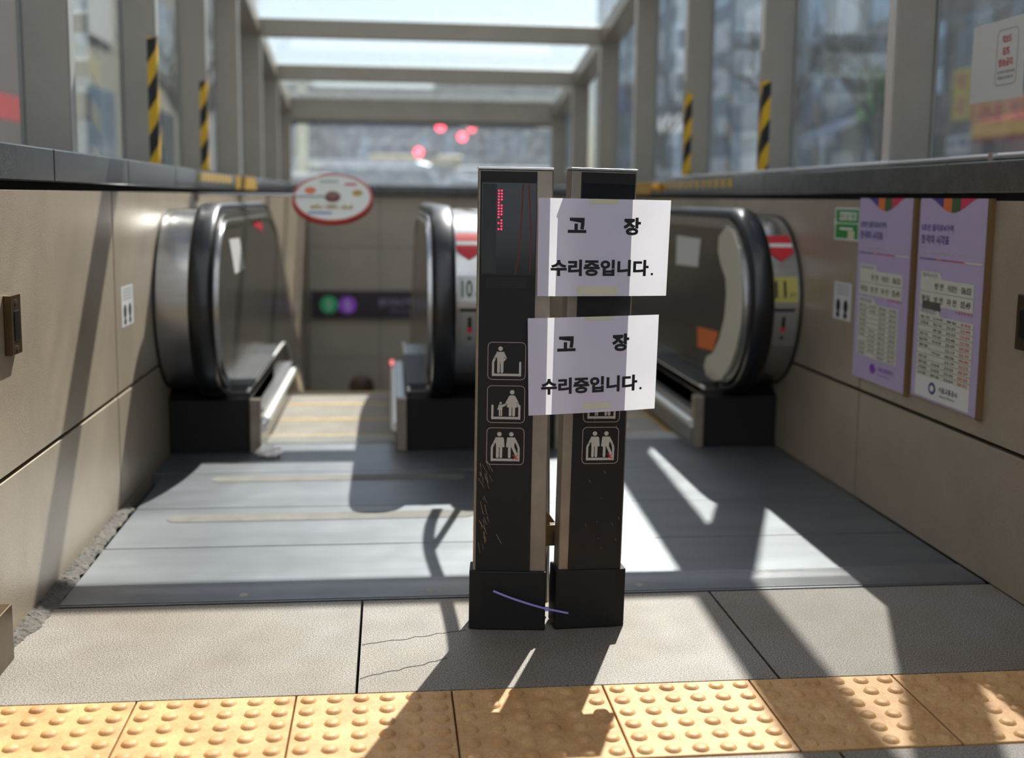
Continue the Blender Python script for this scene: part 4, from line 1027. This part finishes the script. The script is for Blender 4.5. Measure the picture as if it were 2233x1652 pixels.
# red traffic signals
def signal(x, y, z, arm, label):
    r = thing('traffic_light', (x + arm, y, -.01), label, 'traffic light')
    MB().tube([(x + arm, y, -.02), (x + arm, y, z + .35), (x, y, z + .35)], .05, 8).build('pole', mat('pole_grey', lin(120, 126, 130), .5), r, smooth=40)
    h = MB().box(x - .15, x + .75, y - .12, y + .08, z - .19, z + .19).build('signal_head', BLK, r, bevel=.03)
    f = MB(); f.add([(x + .16 * math.cos(k * math.pi / 8), y - .125, z + .16 * math.sin(k * math.pi / 8)) for k in range(16)], [tuple(range(16))])
    f.build('red_lamp', mat('signal_red', (.9, .02, .04), .4, emit=(1, .05, .08), estr=9), h)
signal(2.0, 45, 3.66, -3.2, 'traffic signal showing red beyond the rear window, upper left one of the group')
signal(3.26, 45.5, 3.69, 2.6, 'traffic signal showing red beyond the rear window, upper right one of the group')
signal(2.86, 45.2, 3.30, 4.6, 'traffic signal showing red beyond the rear window, just below the upper pair')
signal(1.16, 45.1, 2.68, -2.8, 'traffic signal showing red beyond the rear window, lowest of the group')
# cream lamp column
cc = thing('street_column', (-2.2, 30, 0), 'cream street column just inside the left edge of the rear window', 'column')
MB().cyl((-2.2, 30, -.02), (-2.2, 30, 3.9), .14, 20).build('shaft', mat('cream_column', lin(240, 238, 206), .5), cc, smooth=40)
MB().lathe([(0, .35), (.12, .3), (.2, .1), (.14, 0)], (-2.2, 30, 3.9), 20).build('finial', mat('cream_column', (0, 0, 0)), cc, smooth=40)
ll = thing('street_lamp', (13.2, 51, 0), 'street lamp with bright head between the slim right-hand posts', 'street lamp')
MB().tube([(13.2, 51, -.02), (13.2, 51, 4.6), (13.0, 51, 4.9), (12.8, 51, 4.95)], .06, 10).build('pole', MATS['pole_grey'], ll, smooth=50)
MB().box(12.2, 13.1, 50.4, 51.6, 4.0, 4.7).build('lamp_box', mat('white_box', lin(250, 250, 250), .3, emit=(1, 1, .97), estr=.8), ll, bevel=.08)

# bare street trees
def tree(x, y, h, seed, label):
    rnd = random.Random(seed); r = thing('street_tree', (x, y, 0), label, 'tree'); m = MB()
    tk = MB(); tk.sweep([(x, y, -.02), (x + .05, y, h * .25), (x - .04, y + .03, h * .45)], [(math.cos(a) * .13, math.sin(a) * .13) for a in [i * math.pi / 5 for i in range(10)]])
    tk.build('trunk', mat('bark', lin(92, 84, 74), .9, var=.3, scale=6), r, smooth=50)
    def br(p, d, L, rad, dep):
        q = p + d * L; mid = p + d * L * .5 + Vector((rnd.uniform(-1, 1), rnd.uniform(-1, 1), rnd.uniform(-.3, .6))) * L * .07
        m.tube([p, mid, q], rad, 5)
        if dep: 
            for _ in range(3):
                nd = (d + Vector((rnd.uniform(-.8, .8), rnd.uniform(-.8, .8), rnd.uniform(-.15, .6)))).normalized(); br(p + (q - p) * rnd.uniform(.5, 1), nd, L * rnd.uniform(.6, .8), rad * .6, dep - 1)
    top = Vector((x - .04, y + .03, h * .44))
    for k in range(5): br(top, Vector((math.cos(k * 1.26) * .6, math.sin(k * 1.26) * .6, .8)).normalized(), h * .22, .05, 3)
    m.build('branches', MATS['bark'], r)
tree(10.8, 31.0, 7, 1, 'bare street tree behind the wide right-hand glass bay')
tree(11.2, 25.5, 6, 2, 'bare street tree behind the glass with the white notice')
tree(10.6, 44.0, 7, 3, 'bare street tree farther along the right-hand street')
tree(-3.2, 20.0, 4.5, 4, 'bare street tree outside the left-hand glass')
